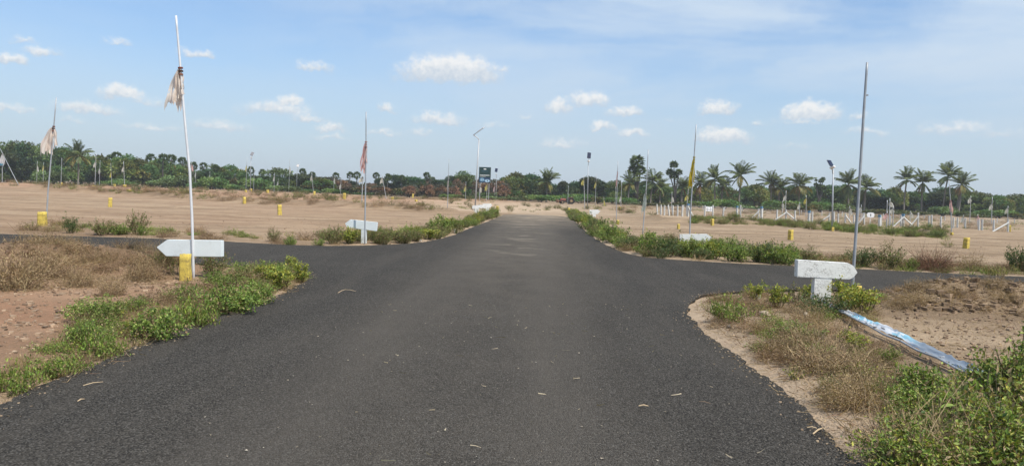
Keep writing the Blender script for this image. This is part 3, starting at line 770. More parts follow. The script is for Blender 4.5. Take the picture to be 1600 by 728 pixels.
def tall_stem(px, py, ptop, lean, label, seed, n=46, ll=.055):
    rng = np.random.default_rng(seed); x, y_ = Gt(px, py); z = hz1(x, y_); H = P3(px, ptop, y_)[2]-z
    t = thing('weed_plant', label, 'weed', (x, y_, z)); mb = MB(); lf = MB()
    P = np.array([(0,0,-.03), (lean*.3, 0, H*.4), (lean*.7, .02, H*.75), (lean, 0, H)]); mb.tube(P, [.008,.007,.005,.003], 5, (.13,.11,.06))
    k = np.sort(rng.random(n))*.85+.15; Pk = np.stack([np.interp(k, [0,.4,.75,1], P[:, i]) for i in range(3)], 1)
    leaves(lf, Pk, rng.normal(0, 1, (n, 3))+[0,0,.2], ll*(.7+.6*rng.random(n)), ll*.5, pick(rng, GY, n), rng)
    ob('stem', mb.mesh('stem', M_STEM), t); ob('foliage', lf.mesh('foliage', M_LEAF), t)
tall_stem(1588, 622, 480, .06, 'tall single leafy stem rising at the right photo edge', 5, 60, .05)
tall_stem(1560, 640, 560, -.12, 'leafy stem leaning over the end of the fallen banner', 6, 40, .055)
tall_stem(1500, 640, 572, .1, 'slim leafy stem crossing in front of the fallen banner', 8, 34, .05)
tall_stem(1535, 650, 566, .05, 'slim leafy stem between the two leaning stems', 9, 34, .05)

# ---- growth nobody could count
def in_poly(x, y_, P):
    ins = np.zeros(len(x), bool); n = len(P)
    for i in range(n):
        ax, ay = P[i]; bx, by = P[(i+1) % n]
        if ay != by: ins ^= ((ay > y_) != (by > y_)) & (x < (bx-ax)*(y_-ay)/(by-ay)+ax)
    return ins
def scatter_pts(poly_px, n, seed, minsd=.03, world=False):
    rng = np.random.default_rng(seed); P = np.array(poly_px if world else [G(*p) for p in poly_px]); lo = P.min(0); hi = P.max(0); out = np.zeros((0, 2)); tries = 0
    while len(out) < n and tries < 60:
        q = lo+(hi-lo)*rng.random((n*3, 2)); q = q[in_poly(q[:, 0], q[:, 1], P)]
        if minsd is not None and len(q): q = q[road_sd(q[:, 0], q[:, 1]) > minsd]
        out = np.vstack([out, q]); tries += 1
    return out[:n], rng
def growth(name, label, cat, poly, n, kinds, s0, s1, seed, minsd=.03, thin=.0, world=False):
    pts, rng = scatter_pts(poly, n, seed, minsd, world); mb = MB(); z = hz(pts[:, 0], pts[:, 1])
    for (x, y_), zz in zip(pts, z):
        kd = kinds[rng.integers(0, len(kinds))]; st, lf = PROTO[kd][rng.integers(0, len(PROTO[kd]))]; sc = s0+(s1-s0)*rng.random()
        M = rotz(rng.random()*6.28); tn = 1+.15*rng.normal()
        for q in (st, lf):
            V, F, Cc = q.arrays()
            if not len(V): continue
            if thin:
                keep = rng.random(len(F)) > thin; F = F[keep]; us = np.unique(F); re = np.zeros(len(V), int); re[us] = np.arange(len(us)); V = V[us]; Cc = Cc[us]; F = re[F]
            mb.add((V*sc) @ M.T+[x, y_, zz-.01], F, np.clip(Cc*tn, 0, 1))
    o = ob(name, mb.mesh(name, M_LEAF)); o['kind'] = 'stuff'; tag(o, label, cat)
def straw(name, label, poly, n, L, seed, pal=TAN, flat=.35, w=.006, minsd=.0, zoff=0.0, world=False):
    pts, rng = scatter_pts(poly, n, seed, minsd, world); mb = MB(); z = hz(pts[:, 0], pts[:, 1])
    D_ = rng.normal(0, 1, (n, 3)); D_[:, 2] = np.abs(D_[:, 2])*flat
    n = len(pts); D_ = D_[:n]
    strands(mb, np.column_stack([pts, z+zoff+.012*rng.random(n)]), D_, L*(.4+rng.random(n)), w, pick(rng, pal, n), rng, .5, 2, .12, .5)
    o = ob(name, mb.mesh(name, M_LEAF)); o['kind'] = 'stuff'; tag(o, label, 'grass')
LV = [(0,629),(100,586),(200,548),(300,506),(380,479),(440,459),(482,438),(470,420),(400,416),(345,447),(290,458),(180,480),(130,505),(60,552),(0,566)]
growth('verge_weeds', 'low green weeds covering the left roadside verge', 'weeds', LV, 78, ['mat','mat','weed','sparse','drydark'], .35, .7, 11, .08, .3)
growth('verge_grass', 'short dry and green grass along the left asphalt edge', 'grass', LV, 330, ['tan_tuft','green_tuft','tan_tuft','tan_tuft'], .25, .65, 12, .0)
straw('dry_litter', 'straw litter lying on the left verge', LV, 2200, .10, 13)
LB = [(0,436),(0,380),(60,394),(240,394),(280,408),(270,434),(150,430)]
growth('dry_undergrowth', 'brown dry undergrowth along the left side road', 'undergrowth', LB, 60, ['drydark','drydark','stalk','drydark'], .35, .8, 14, .1, .15)
straw('brown_straw', 'brown straw and clods below the left dry brush', [(0,462),(0,420),(300,425),(300,450),(160,452)], 2600, .14, 15, BROWN+TAN)
LF = [(40,362),(300,373.5),(480,383.5),(480,376),(300,364),(60,352)]
growth('far_verge_weeds', 'low weeds and dry grass beyond the left side road', 'weeds', LF, 80, ['sparse','drydark','tan_tuft','tan_tuft','mat'], .4, .9, 16, .0, .3)
LC = [(486,384),(590,382),(650,379),(700,370),(735,355),(783,336),(772,333),(735,346),(690,356),(620,370),(500,374)]
growth('corner_weeds', 'green weeds round the far left road corner', 'weeds', LC, 190, ['sparse','weed','olive','olive','tan_tuft','ygreen'], .5, 1.0, 17, .03, .3)
RC = [(887,335),(906,352),(926,370),(950,384),(980,396),(1012,402),(1060,405),(1230,414),(1250,404),(1100,388),(1010,380),(975,378),(950,362),(920,345),(900,334)]
growth('row_weeds', 'green weeds filling the row on the far right verge', 'weeds', RC, 230, ['weed','dark','weed','olive','ygreen','tan_tuft'], .6, 1.15, 18, .05, .3)
growth('right_far_verge', 'thin grass and weeds along the far edge of the right side road', 'grass', [(1240,415),(1600,432),(1600,420),(1240,402)], 120, ['tan_tuft','green_tuft','sparse','drydark'], .4, .85, 19, .0, .2)
RN = [(1086,480),(1100,466),(1180,460),(1240,462),(1330,466),(1385,480),(1340,520),(1430,585),(1420,640),(1360,700),(1300,652),(1205,578),(1125,518)]
growth('sandy_verge_weeds', 'scattered dry weeds on the sandy right verge', 'weeds', RN, 90, ['drydark','dry','sparse','mat'], .25, .6, 20, .25, .25)
straw('right_verge_straw', 'dry stalks littering the sandy right verge', RN, 3200, .13, 21, TAN+BROWN+RUST[:1], .5, .006, .12)
RM = [(1375,452),(1440,446),(1600,462),(1600,500),(1480,496),(1400,492)]
straw('mound_straw', 'matted brown straw heaped over the right-hand mound', RM, 4600, .15, 22, BROWN+TAN[1:2]+[(.18,.12,.075)], .45, .007)
growth('mound_brush', 'dry stalks sticking out of the right-hand mound', 'undergrowth', RM, 40, ['drydark','tan_tuft','dry'], .3, .55, 23, .1, .4)
straw('bare_soil_straw', 'sparse straw on bare soil right of the fallen banner', [(1340,500),(1600,500),(1600,580),(1440,560)], 500, .12, 24, BROWN+TAN)
growth('corner_greens', 'green undergrowth below the bottom right bushes', 'weeds', [(1350,728),(1395,650),(1500,600),(1600,570),(1600,728)], 46, ['mat','weed','sparse'], .35, .6, 25, .06, .1)
FB = [(1080,349),(1200,354),(1300,362),(1480,376),(1480,367),(1300,354),(1180,347),(1080,342)]
growth('fence_grass', 'olive grass and low scrub along the post fence', 'grass', FB, 460, ['olive_tuft','olive_tuft','green_tuft','olive','weed'], .7, 1.25, 26, None, .45)
growth('field_edge_grass', 'dry tufts along the low berm across the left plots', 'grass', [tuple(p) for p in np.vstack([BERM+[0,1.4], BERM[::-1]-[0,1.2]])], 190, ['tan_tuft','olive_tuft','drydark','sparse'], .8, 1.7, 27, None, .5, True)
growth('ridge_grass', 'dry grass and small bushes dotted over the left dirt ridge', 'grass', [(-140,95),(-8,90),(-6,165),(-190,170)], 620, ['tan_tuft','olive_tuft','olive','drydark'], 1.0, 2.2, 28, None, .55, True)
growth('right_field_grass', 'dry tufts dotted over the far right plots', 'grass', [(8,62),(50,66),(140,95),(150,170),(6,150)], 520, ['tan_tuft','olive_tuft','green_tuft','drydark'], 1.0, 2.0, 29, None, .55, True)
growth('road_end_grass', 'scrubby grass beyond the end of the tarmac', 'grass', [(-6,66),(8,64),(12,110),(-14,110)], 70, ['tan_tuft','olive_tuft','olive'], .8, 1.5, 30, None, .5, True)
straw('road_litter', 'straw, leaves and grit scattered over the asphalt', [(330,728),(600,470),(1000,470),(1240,728)], 90, .07, 31, [(.42,.36,.26),(.3,.25,.18)], .05, .009, None, .052)

# ================================================================== labels by neighbours
LMARK = [(-60, 'the left photo edge'), (292, 'the foreground left flagpole'), (394, 'the nearer solar lamp on the left'), (465, 'the smaller solar lamp on the left'),
 (572, 'the pink-flag pole'), (652, 'the dirt mound gap'), (757, 'the dark green billboard'), (855, 'the lone palm past the road'), (919, 'the black-panel lamp'),
 (1010, 'the slid-down-flag pole'), (1084, 'the yellow-flag pole'), (1208, 'the orange-tinged palm'), (1300, 'the right solar lamp'), (1348, 'the bare tall pole'), (1430, 'the pair of coconut palms'), (1504, 'the thick-trunked palm')]
LMARK = [q for q in LMARK if 'gap' not in q[1]]
ORD = 'first second third fourth fifth sixth seventh eighth ninth tenth eleventh twelfth thirteenth fourteenth fifteenth sixteenth seventeenth eighteenth nineteenth twentieth'.split()
def neighbour_labels(items, what):
    """items: list of (px, adjective). Returns the labels: nth one right of the nearest landmark."""
    res = {}; cnt = {}
    for i in sorted(range(len(items)), key=lambda k: items[k][0]):
        px, adj = items[i]; lm = [q for q in LMARK if q[0] <= px] or [LMARK[0]]; lm = lm[-1][1]
        key = (adj, lm); cnt[key] = cnt.get(key, 0)+1
        res[i] = (adj, lm, cnt[key])
    out = []
    for i in range(len(items)):
        adj, lm, n = res[i]
        out.append(f'{adj}, {ORD[n-1]} such right of {lm}')
    return out

# ================================================================== broadleaf trees
def crown_cloud(seed, lobes, n, size, pal, jit=.16):
    rng = np.random.default_rng(seed); mb = MB(); L = np.array(lobes, float); vol = (L[:, 3]*L[:, 4]+L[:, 5]*L[:, 3]); k = rng.choice(len(L), n, p=vol/vol.sum())
    d = unit(rng.normal(0, 1, (n, 3))); d[:, 2] = np.where(d[:, 2] < -.35, -d[:, 2], d[:, 2]); rad = (.62+.42*rng.random((n, 1))**.7)*(1+.16*np.sin(d[:, :1]*9+k[:, None])*np.cos(d[:, 1:2]*8+k[:, None]*2))
    P = L[k, :3]+d*L[k, 3:6]*rad
    lob = 1+.22*rng.normal(0, 1, len(L)); lt = (1+.35*rng.normal(0, 1, (len(L), 1))*np.array([[1, .2, .1]]))
    C_ = np.clip(pick(rng, pal, n, jit)*lob[k][:, None]*np.clip(lt[k], .6, 1.6), .01, .5)
    leaves(mb, P, d*.8+rng.normal(0, .8, (n, 3)), size*(.55+.9*rng.random(n)), size*.62, C_, rng)
    return mb
TREEPAL = [(.095,.150,.045),(.120,.180,.055),(.065,.105,.034),(.155,.20,.065)]
LIGHTPAL = [(.17,.225,.06),(.13,.195,.05),(.22,.25,.08),(.10,.155,.042)]
DARKPAL = [(.058,.090,.034),(.076,.115,.042),(.042,.066,.026)]
DEADPAL = [(.19,.12,.085),(.24,.155,.11),(.14,.09,.065),(.11,.11,.06),(.28,.20,.145)]
def tree_proto(seed, W_=8., H=9., nl=9, n=3800, pal=TREEPAL, size=.55, low=.16):
    rng = np.random.default_rng(seed); lobes = []
    for i in range(nl):
        a = i*2.4+rng.random(); r = W_*.30*math.sqrt(rng.random()); zc = H*(low+.62*rng.random())
        rr = W_*(.20+.10*rng.random()); lobes.append((math.cos(a)*r*1.25, math.sin(a)*r, zc, rr, rr, rr*.72))
    lobes.append((0, 0, H*.78, W_*.25, W_*.25, H*.20))
    tr = MB(); tc_ = (.10,.08,.06)
    tr.tube([(0,0,-.3), (.1,.05,H*.2), (.05,0,H*.42), (0,0,H*.7)], [.26,.2,.16,.07], 7, tc_)
    for lb in lobes[:5]: tr.tube([(.05,0,H*.25), (lb[0]*.5, lb[1]*.5, (H*.25+lb[2])*.52), (lb[0], lb[1], lb[2])], [.13,.09,.03], 5, tc_)
    return tr.mesh('trunk', M_STEM, True), crown_cloud(seed+1, lobes, n, size, pal).mesh('crown', M_LEAF), W_, H
def palmyra_far(seed, H=9.):
    rng = np.random.default_rng(seed); tr = MB(); tr.tube([(0,0,-.3), (.08,.03,H*.5), (0,0,H-1.2)], [.26,.2,.17], 7, (.085,.075,.065))
    n = 46; mb = MB(); d = unit(rng.normal(0, 1, (n, 3))+[0,0,.35])
    for q in range(n):
        c = np.array([0,0,H-1.3])+d[q]*1.0; s_ = unit(np.cross(d[q], rng.normal(0,1,3))); Pm = np.repeat(c[None], 9, 0); th = np.linspace(-1.5, 1.5, 9)
        Dm = np.cos(th)[:, None]*d[q]+np.sin(th)[:, None]*s_; leaves(mb, Pm, Dm, .85, .24, pick(rng, DARKPAL+TREEPAL, 9), rng)
    return tr.mesh('trunk', M_STEM, True), mb.mesh('crown', M_LEAF), 4., H
TP = {'broad': [tree_proto(401+7*i, 8.5, 9, 11) for i in range(3)], 'light': [tree_proto(431+7*i, 8., 8, 10, 3800, LIGHTPAL) for i in range(2)],
      'dark': [tree_proto(451+7*i, 8., 9.5, 10, 3800, DARKPAL) for i in range(2)], 'dead': [tree_proto(471+7*i, 7., 6.5, 9, 3000, DEADPAL, .5) for i in range(2)],
      'palmyra': [palmyra_far(491+i) for i in range(3)]}
TNAME = {'broad': ('broadleaf_tree', 'mid green broadleaf tree in the far treeline'), 'light': ('broadleaf_tree', 'light green tree in the far treeline'),
         'dark': ('broadleaf_tree', 'dark green tree in the far treeline'), 'dead': ('dead_tree', 'reddish-brown dead tree in the far treeline'), 'palmyra': ('palmyra_palm', 'round-headed fan palm in the far treeline')}
trng = np.random.default_rng(77)
SKYL = np.array([(-80,230),(0,229),(40,224),(60,229),(80,233),(100,230),(130,236),(155,241),(185,243),(215,249),(245,246),(268,250),(290,259),(330,264),(370,270),(420,269),(450,271),(480,268),(500,277),(520,275),
 (545,283),(575,282),(600,277),(640,281),(665,278),(690,278),(722,269),(745,282),(775,281),(805,271),(835,278),(850,282),(880,283),(922,278),(948,287),(1000,290),(1060,291),(1110,292),(1160,296),(1190,296),(1240,300),(1290,298),(1330,298),(1365,304),(1400,300),(1450,304),(1478,296),(1500,303),(1535,303),(1560,313),(1600,311),(1680,312)], float)
SKYL[SKYL[:, 0] > 950, 1] -= 4.
tl = []          # px, ytop, width px, kind, Y
px = -70.
while px < 1670:
    yt = np.interp(px, SKYL[:, 0], SKYL[:, 1])+trng.normal(1, 4.0)
    if px < 60: kd = trng.choice(['broad','dark','broad'])
    elif px < 250: kd = trng.choice(['broad','light','dark','broad'])
    elif px < 520: kd = trng.choice(['broad','light','dark'])
    elif px < 720: kd = trng.choice(['broad','dead','dark','dead'])
    elif px < 800: kd = trng.choice(['broad','dead','dark'])
    elif px < 960: kd = trng.choice(['dark','broad','dark'])
    else: kd = trng.choice(['dark','broad','broad','light'])
    tl.append([px, yt, trng.uniform(24, 54), str(kd), trng.uniform(222, 250)]); px += trng.uniform(15, 23)
tl += [(1030,288,40,'broad',230),(1180,289,44,'light',226),(1235,292,40,'broad',230),(1300,290,46,'broad',226),(1375,296,50,'dark',228),(1398,293,36,'light',222),(1560,306,40,'light',214),(1590,304,60,'broad',225),(965,282,30,'broad',222)]
tl += [(723,268,44,'broad',224),(806,270,44,'light',226),(922,277,50,'dark',226),(1535,302,74,'broad',222),(1478,298,56,'dark',228),(30,222,70,'broad',226),(12,240,60,'dark',215),(200,243,50,'light',222)]
for q in ((543,287),(568,289),(596,290),(640,289),(668,287),(690,288),(714,281),(786,287),(770,288),(705,290)): tl.append([q[0], q[1], trng.uniform(22, 34), 'dead', trng.uniform(196, 206)])
for q in ((268,244),(285,248),(302,255),(318,256),(337,259),(349,262),(358,263),(392,262),(410,266),(473,265),(488,270),(525,271),(547,270),(558,270),(588,271),(606,273),(628,275),(667,271),(676,278),(640,278),(828,275),(841,279),(1393,297),(1404,296),(1575,309),(182,240),(173,244),(236,243),(255,243)):
    tl.append([q[0], q[1], 18, 'palmyra', trng.uniform(225, 255)])
lab = neighbour_labels([(t[0], 'far '+TNAME[t[3]][1].split(' in the')[0]) for t in tl], 'in the far treeline')
for t, lb in zip(tl, lab):
    px, yt, wpx, kd, Yd = t; i = int(trng.integers(0, len(TP[kd]))); tm, cm, W_, H = TP[kd][i]
    p = P3(px, yt, Yd); x, y_ = float(p[0]), float(p[1]); z = hz1(x, y_); hh = p[2]-z; sxy = wpx*Yd/FPX/W_; 
    if kd == 'palmyra': sxy = hh/H
    o = thing(TNAME[kd][0], lb, 'tree' if kd != 'palmyra' else 'palm tree', (x, y_, z), float(trng.random()*6.28), 'far treeline '+kd, (sxy, sxy, hh/H*1.02))
    ob('trunk', tm, o); ob('crown', cm, o)

# scrub in front of the trees
def scrub_proto(seed, pal, n=1700):
    rng = np.random.default_rng(seed); lobes = [(rng.normal(0, 1.5), rng.normal(0, 1), .9+.5*rng.random(), 1.6, 1.5, 1.0) for _ in range(6)]
    st = MB()
    for lb in lobes: st.tube([(0,0,-.2), (lb[0]*.5, lb[1]*.5, .8), (lb[0], lb[1], lb[2]+.4)], [.07,.05,.02], 5, (.10,.08,.055))
    return st.mesh('branches', M_STEM), crown_cloud(seed+1, lobes, n, .42, pal).mesh('foliage', M_LEAF)
FEATH = [(.095,.155,.055),(.125,.185,.070),(.07,.12,.042)]
SCR = {'green': [scrub_proto(511, FEATH), scrub_proto(515, LIGHTPAL)], 'olive': [scrub_proto(521, OLIVE)], 'brown': [scrub_proto(525, [(.16,.11,.07),(.12,.085,.055),(.20,.14,.09),(.10,.10,.045)])]}
si = []; px = -60.
while px < 1660:
    yl = 278+(px-100)*.0366
    kd = str(trng.choice(['green','green','olive'] if px < 500 or px > 800 else ['green','brown','olive','green']))
    hp = trng.uniform(9, 25) if px < 420 else trng.uniform(4, 14)
    si.append((px, hp, trng.uniform(34, 60), kd, trng.uniform(180, 212))); px += trng.uniform(17, 27) if px < 420 else trng.uniform(22, 38)
SADJ = {'green': 'far feathery green scrub bush', 'olive': 'far olive scrub bush', 'brown': 'far brown scrub bush'}
lab = neighbour_labels([(s_[0], SADJ[s_[3]]) for s_ in si], 'before the far trees')
for s_, lb in zip(si, lab):
    px, hp, wp, kd, Yd = s_; yl = 306+(px-845)*.0367+FPX*CAM_H/Yd; x, y_ = Gt(px, yl); z = hz1(x, y_); a, b = SCR[kd][int(trng.integers(0, len(SCR[kd])))]
    sxy = wp*Yd/FPX/6.; o = thing('scrub_bush', lb, 'bush', (x, y_, z-.05), float(trng.random()*6.28), 'scrub before the treeline', (sxy, sxy, hp*Yd/FPX/2.3))
    ob('branches', a, o); ob('foliage', b, o)
# woodland mass behind, reads as one
def woodland():
    rng = np.random.default_rng(531); n = 26000; xx = rng.uniform(-260, 260, n); yy = rng.uniform(262, 300, n); ptx = 845+xx/yy*FPX
    top = np.interp(ptx, SKYL[:, 0], SKYL[:, 1])+8; hh = (306+(ptx-845)*.0367-top)*yy/FPX+1.6
    hh = hh*(.75+.35*fbm(xx*.12, yy*.12, 3)); zz = hh*rng.random(n)**.8; mb = MB()
    leaves(mb, np.column_stack([xx, yy, np.maximum(zz, .1)]), rng.normal(0, 1, (n, 3)), 1.3+rng.random(n), 1.1, pick(rng, DARKPAL+TREEPAL[:1], n), rng)
    o = ob('far_woodland', mb.mesh('far_woodland', M_LEAF)); o['kind'] = 'stuff'; tag(o, 'dark woodland mass behind the treeline', 'woodland')
woodland()

# ================================================================== coconut palms
PGREEN = [(.120,.165,.055),(.155,.20,.068),(.085,.12,.042),(.21,.235,.09)]
PYEL = [(.20,.19,.05),(.26,.20,.06),(.14,.15,.04)]
PDEAD = [(.24,.14,.065),(.30,.19,.09),(.17,.10,.05)]
def frond_mesh(seed, pal, L=4.6, e0=.9, droop=1.2):
    rng = np.random.default_rng(seed); mb = MB(); K = 12; pts = [np.zeros(3)]; e = e0
    for i in range(K):
        pts.append(pts[-1]+np.array([math.cos(e), 0, math.sin(e)])*L/K); e -= droop/K*(.5+1.1*i/K)
    pts = np.array(pts); mb.tube(pts, np.linspace(.05, .012, K+1), 4, np.mean(pal, 0)*1.25, cap=False)
    n = 58; t = np.repeat(np.linspace(.12, .99, n//2), 2); P = np.stack([np.interp(t*K, np.arange(K+1), pts[:, i]) for i in range(3)], 1)
    T = np.stack([np.interp(t*K, np.arange(K+1), np.gradient(pts, axis=0)[:, i]) for i in range(3)], 1); T = unit(T)
    sgn = np.where(np.arange(n) % 2, 1., -1.)[:, None]; side = np.array([[0, 1., 0]])*sgn
    D_ = side*.75+T*.7+np.array([0, 0, -.30])*(.5+rng.random((n, 1))); LL = (1.05*np.sin(np.pi*np.clip(t*.86+.12, 0, 1))**.7+.25)*(.9+.2*rng.random(n))
    nn = len(P); D_ = unit(D_); s_ = unit(np.cross(D_, np.array([[0,0,1.]])+T*.5))
    a = P-T*.05; b = P+D_*LL[:, None]*.5+s_*.08; c = P+D_*LL[:, None]+[0,0,-.12]; d = P+D_*LL[:, None]*.5-s_*.08
    mb.add(np.stack([a,b,c,d], 1).reshape(-1, 3), np.arange(4*nn).reshape(nn, 4), np.repeat(pick(rng, pal, nn), 4, 0))
    return mb.mesh('frond', M_LEAF)
FR = {'up': [frond_mesh(601, PGREEN, 3.9, 1.45, .55), frond_mesh(602, PGREEN, 4.1, 1.2, .8)], 'mid': [frond_mesh(603, PGREEN, 4.3, .9, .9), frond_mesh(604, PGREEN, 4.3, .6, 1.0)],
      'low': [frond_mesh(605, PGREEN, 4.2, .25, .9), frond_mesh(606, PGREEN, 4.0, -.25, .8), frond_mesh(609, PGREEN, 3.8, -.7, .6)], 'yel': [frond_mesh(607, PYEL, 4.2, -.1, 1.3)], 'dead': [frond_mesh(608, PDEAD, 3.6, -.8, .7)]}
def nuts_mesh():
    rng = np.random.default_rng(3); bm = bmesh.new()
    for i in range(9):
        a = rng.random()*6.28; M = Matrix.Translation((math.cos(a)*.4, math.sin(a)*.4, -.35-.3*rng.random())); bmesh.ops.create_icosphere(bm, subdivisions=1, radius=.17, matrix=M)
    return bm_mesh('coconuts', bm, mat_plain('coconut_husk', (.12,.13,.05), .7), True)
NUTS = nuts_mesh()
def coconut(px, ycrown, Yd, rpx, label, bend=0., yel=.1, dead=.1, thick=1., n=23, seed=0):
    rng = np.random.default_rng(seed+int(px)); c = P3(px, ycrown, Yd); gx = c[0]-bend; gz = hz1(gx, Yd); H = c[2]-gz; s = rpx*Yd/FPX/4.0
    t = thing('coconut_palm', label, 'palm tree', (gx, Yd, gz), 0., 'coconut palms in the far treeline'); mb = MB(); ts = np.linspace(0, 1, 9)
    P = np.stack([bend*ts**1.6, .2*np.sin(ts*3), -.3+(H+.3)*ts], 1); r = (.20+.14*np.exp(-ts*9))*thick*(1+.04*np.sin(ts*40)); mb.tube(P, r, 8, (.19,.168,.14)); ob('trunk', mb.mesh('trunk', M_STEM, True), t)
    for i in range(n):
        f = (i+.5)/n; cat = 'up' if f < .34 else 'mid' if f < .76 else 'low'; q = rng.random()
        if f > .6 and q < yel: cat = 'yel'
        elif f > .72 and q < yel+dead: cat = 'dead'
        me = FR[cat][int(rng.integers(0, len(FR[cat])))]; ss = s*(.85+.3*rng.random())
        ob('frond', me, t, (bend, 0, H), (rng.normal(0, .12), rng.normal(0, .1), i*2.39996+rng.normal(0, .2)), ss)
    ob('coconuts', NUTS, t, (bend, 0, H), (0, 0, rng.random()*6), max(.8, s))
CP = [(122,243,200,24,'coconut palm with yellow fronds rising from the far left trees',0,.45,.15,1.),
 (855,284,196,22,'lone short coconut palm beyond the end of the road',0,.35,.15,1.),
 (984,286,205,19,'coconut palm left of and below the tallest fan palm',.3,.3,.3,1.),
 (1020,284,214,21,'coconut palm between the tallest fan palm and the slid-down flag pole',.4,.05,.1,1.),
 (1032,291,222,15,'small coconut palm just right of the slid-down flag pole',0,.1,.1,1.),
 (1066,292,210,17,'coconut palm behind the many-headed fan palm',0,.1,.15,1.),
 (1095,287,214,20,'coconut palm immediately right of the yellow-flag pole',0,.1,.1,1.),
 (1117,280,205,23,'tall bushy coconut palm second right of the yellow-flag pole',-.3,.2,.1,1.1),
 (1129,291,208,17,'lower coconut palm partly behind the tall bushy one',0,.25,.2,1.),
 (1158,274,206,23,'tall coconut palm standing alone between two fence gaps',.2,.05,.1,1.),
 (1205,287,210,21,'yellowish coconut palm left of the orange-tinged one',-.3,.5,.1,1.),
 (1219,293,210,18,'coconut palm with orange dead fronds hanging',.2,.3,.6,1.4),
 (1250,290,208,23,'wide coconut palm left of the black-headed fan palm',0,.1,.1,1.),
 (1326,288,204,24,'large coconut palm left behind the bare tall pole',-.3,.05,.12,1.1),
 (1353,293,205,22,'coconut palm right of the bare tall pole with a white hanging frond',.1,.25,.15,1.3),
 (1417,281,205,22,'left palm of the slender pair right of the bare pole',.3,.1,.2,1.),
 (1442,285,206,21,'right palm of the slender pair with dry hanging frond',-.1,.15,.3,1.),
 (1482,275,200,23,'tallest slender coconut palm near the right fence end',.9,.1,.15,.9),
 (1503,289,196,22,'thick-trunked coconut palm with orange lower fronds at right',.5,.3,.45,1.9),
 (1075,298,225,15,'half-hidden coconut palm behind the yellow-flag pole',0,.3,.2,1.),
 (333,265,238,10,'tiny coconut palm in the far trees right of foreground left flagpole',0,.1,.1,1.)]
for q in CP: coconut(q[0], q[1], q[2], q[3], q[4], q[5], q[6], q[7], q[8])

# ================================================================== nearer fan palms (palmyra), each fan a part
def fan_mesh(seed, pal):
    rng = np.random.default_rng(seed); mb = MB(); mb.tube([(0,0,0), (.5,0,.02), (1.0,0,0)], [.03,.025,.02], 4, (.10,.11,.04)); n = 15; th = np.linspace(-1.9, 1.9, n)
    D_ = np.stack([np.cos(th), np.sin(th), -.15+.05*rng.normal(size=n)], 1); leaves(mb, np.repeat([[1.,0,0]], n, 0), D_, 1.0+.15*rng.random(n), .26, pick(rng, pal, n, .12), rng, .05)
    return mb.mesh('fan_leaf', M_LEAF)
FAN = [fan_mesh(621, DARKPAL+TREEPAL[:2]), fan_mesh(622, TREEPAL), fan_mesh(623, DARKPAL)]
def palmyra(name_label, base_px, heads, Yd, thick=.24):
    hd = [(P3(a, b, Yd), r*Yd/FPX) for a, b, r in heads]; gx = float(P3(base_px, 330, Yd)[0]); gz = hz1(gx, Yd); rng = np.random.default_rng(int(base_px))
    t = thing('palmyra_palm', name_label, 'palm tree', (gx, Yd, gz), 0., 'fan palms standing above the treeline'); mb = MB()
    for i, (c, r) in enumerate(hd):
        top = np.array([c[0]-gx, (0, .4, -.4, .3, -.2)[i % 5], c[2]-gz]); mb.tube([(0,0,-.3), (top[0]*.25, 0, top[2]*.5), (top[0]*.8, top[1]*.8, top[2]*.82), top], [thick, thick*.85, thick*.7, thick*.5], 7, (.075,.068,.06))
    ob('trunk', mb.mesh('trunk', M_STEM, True), t)
    for i, (c, r) in enumerate(hd):
        top = np.array([c[0]-gx, (0, .4, -.4, .3, -.2)[i % 5], c[2]-gz]); nf = 26
        for q in range(nf):
            z = 1-1.55*(q+.5)/nf; ob('fan_leaf', FAN[int(rng.integers(0, 3))], t, tuple(top), (rng.normal(0, .5), -math.asin(max(-1, min(1, z))), q*2.39996), r/2.1)
palmyra('tall dense double-headed fan palm, tallest tree right of the road', 994, [(996,253,14),(990,266,11),(1000,268,12)], 212, .34)
palmyra('fan palm with many small heads left of the yellow-flag pole', 1054, [(1053,258,8.5),(1047,269,8),(1060,270,8),(1053,275,9)], 206, .2)
palmyra('slender fan palm with black clustered heads right of the wide coconut palm', 1279, [(1283,283,5.5),(1287,280,4.5),(1274,289,4.5),(1280,292,6.5),(1286,294,6),(1275,282,3)], 204, .16)

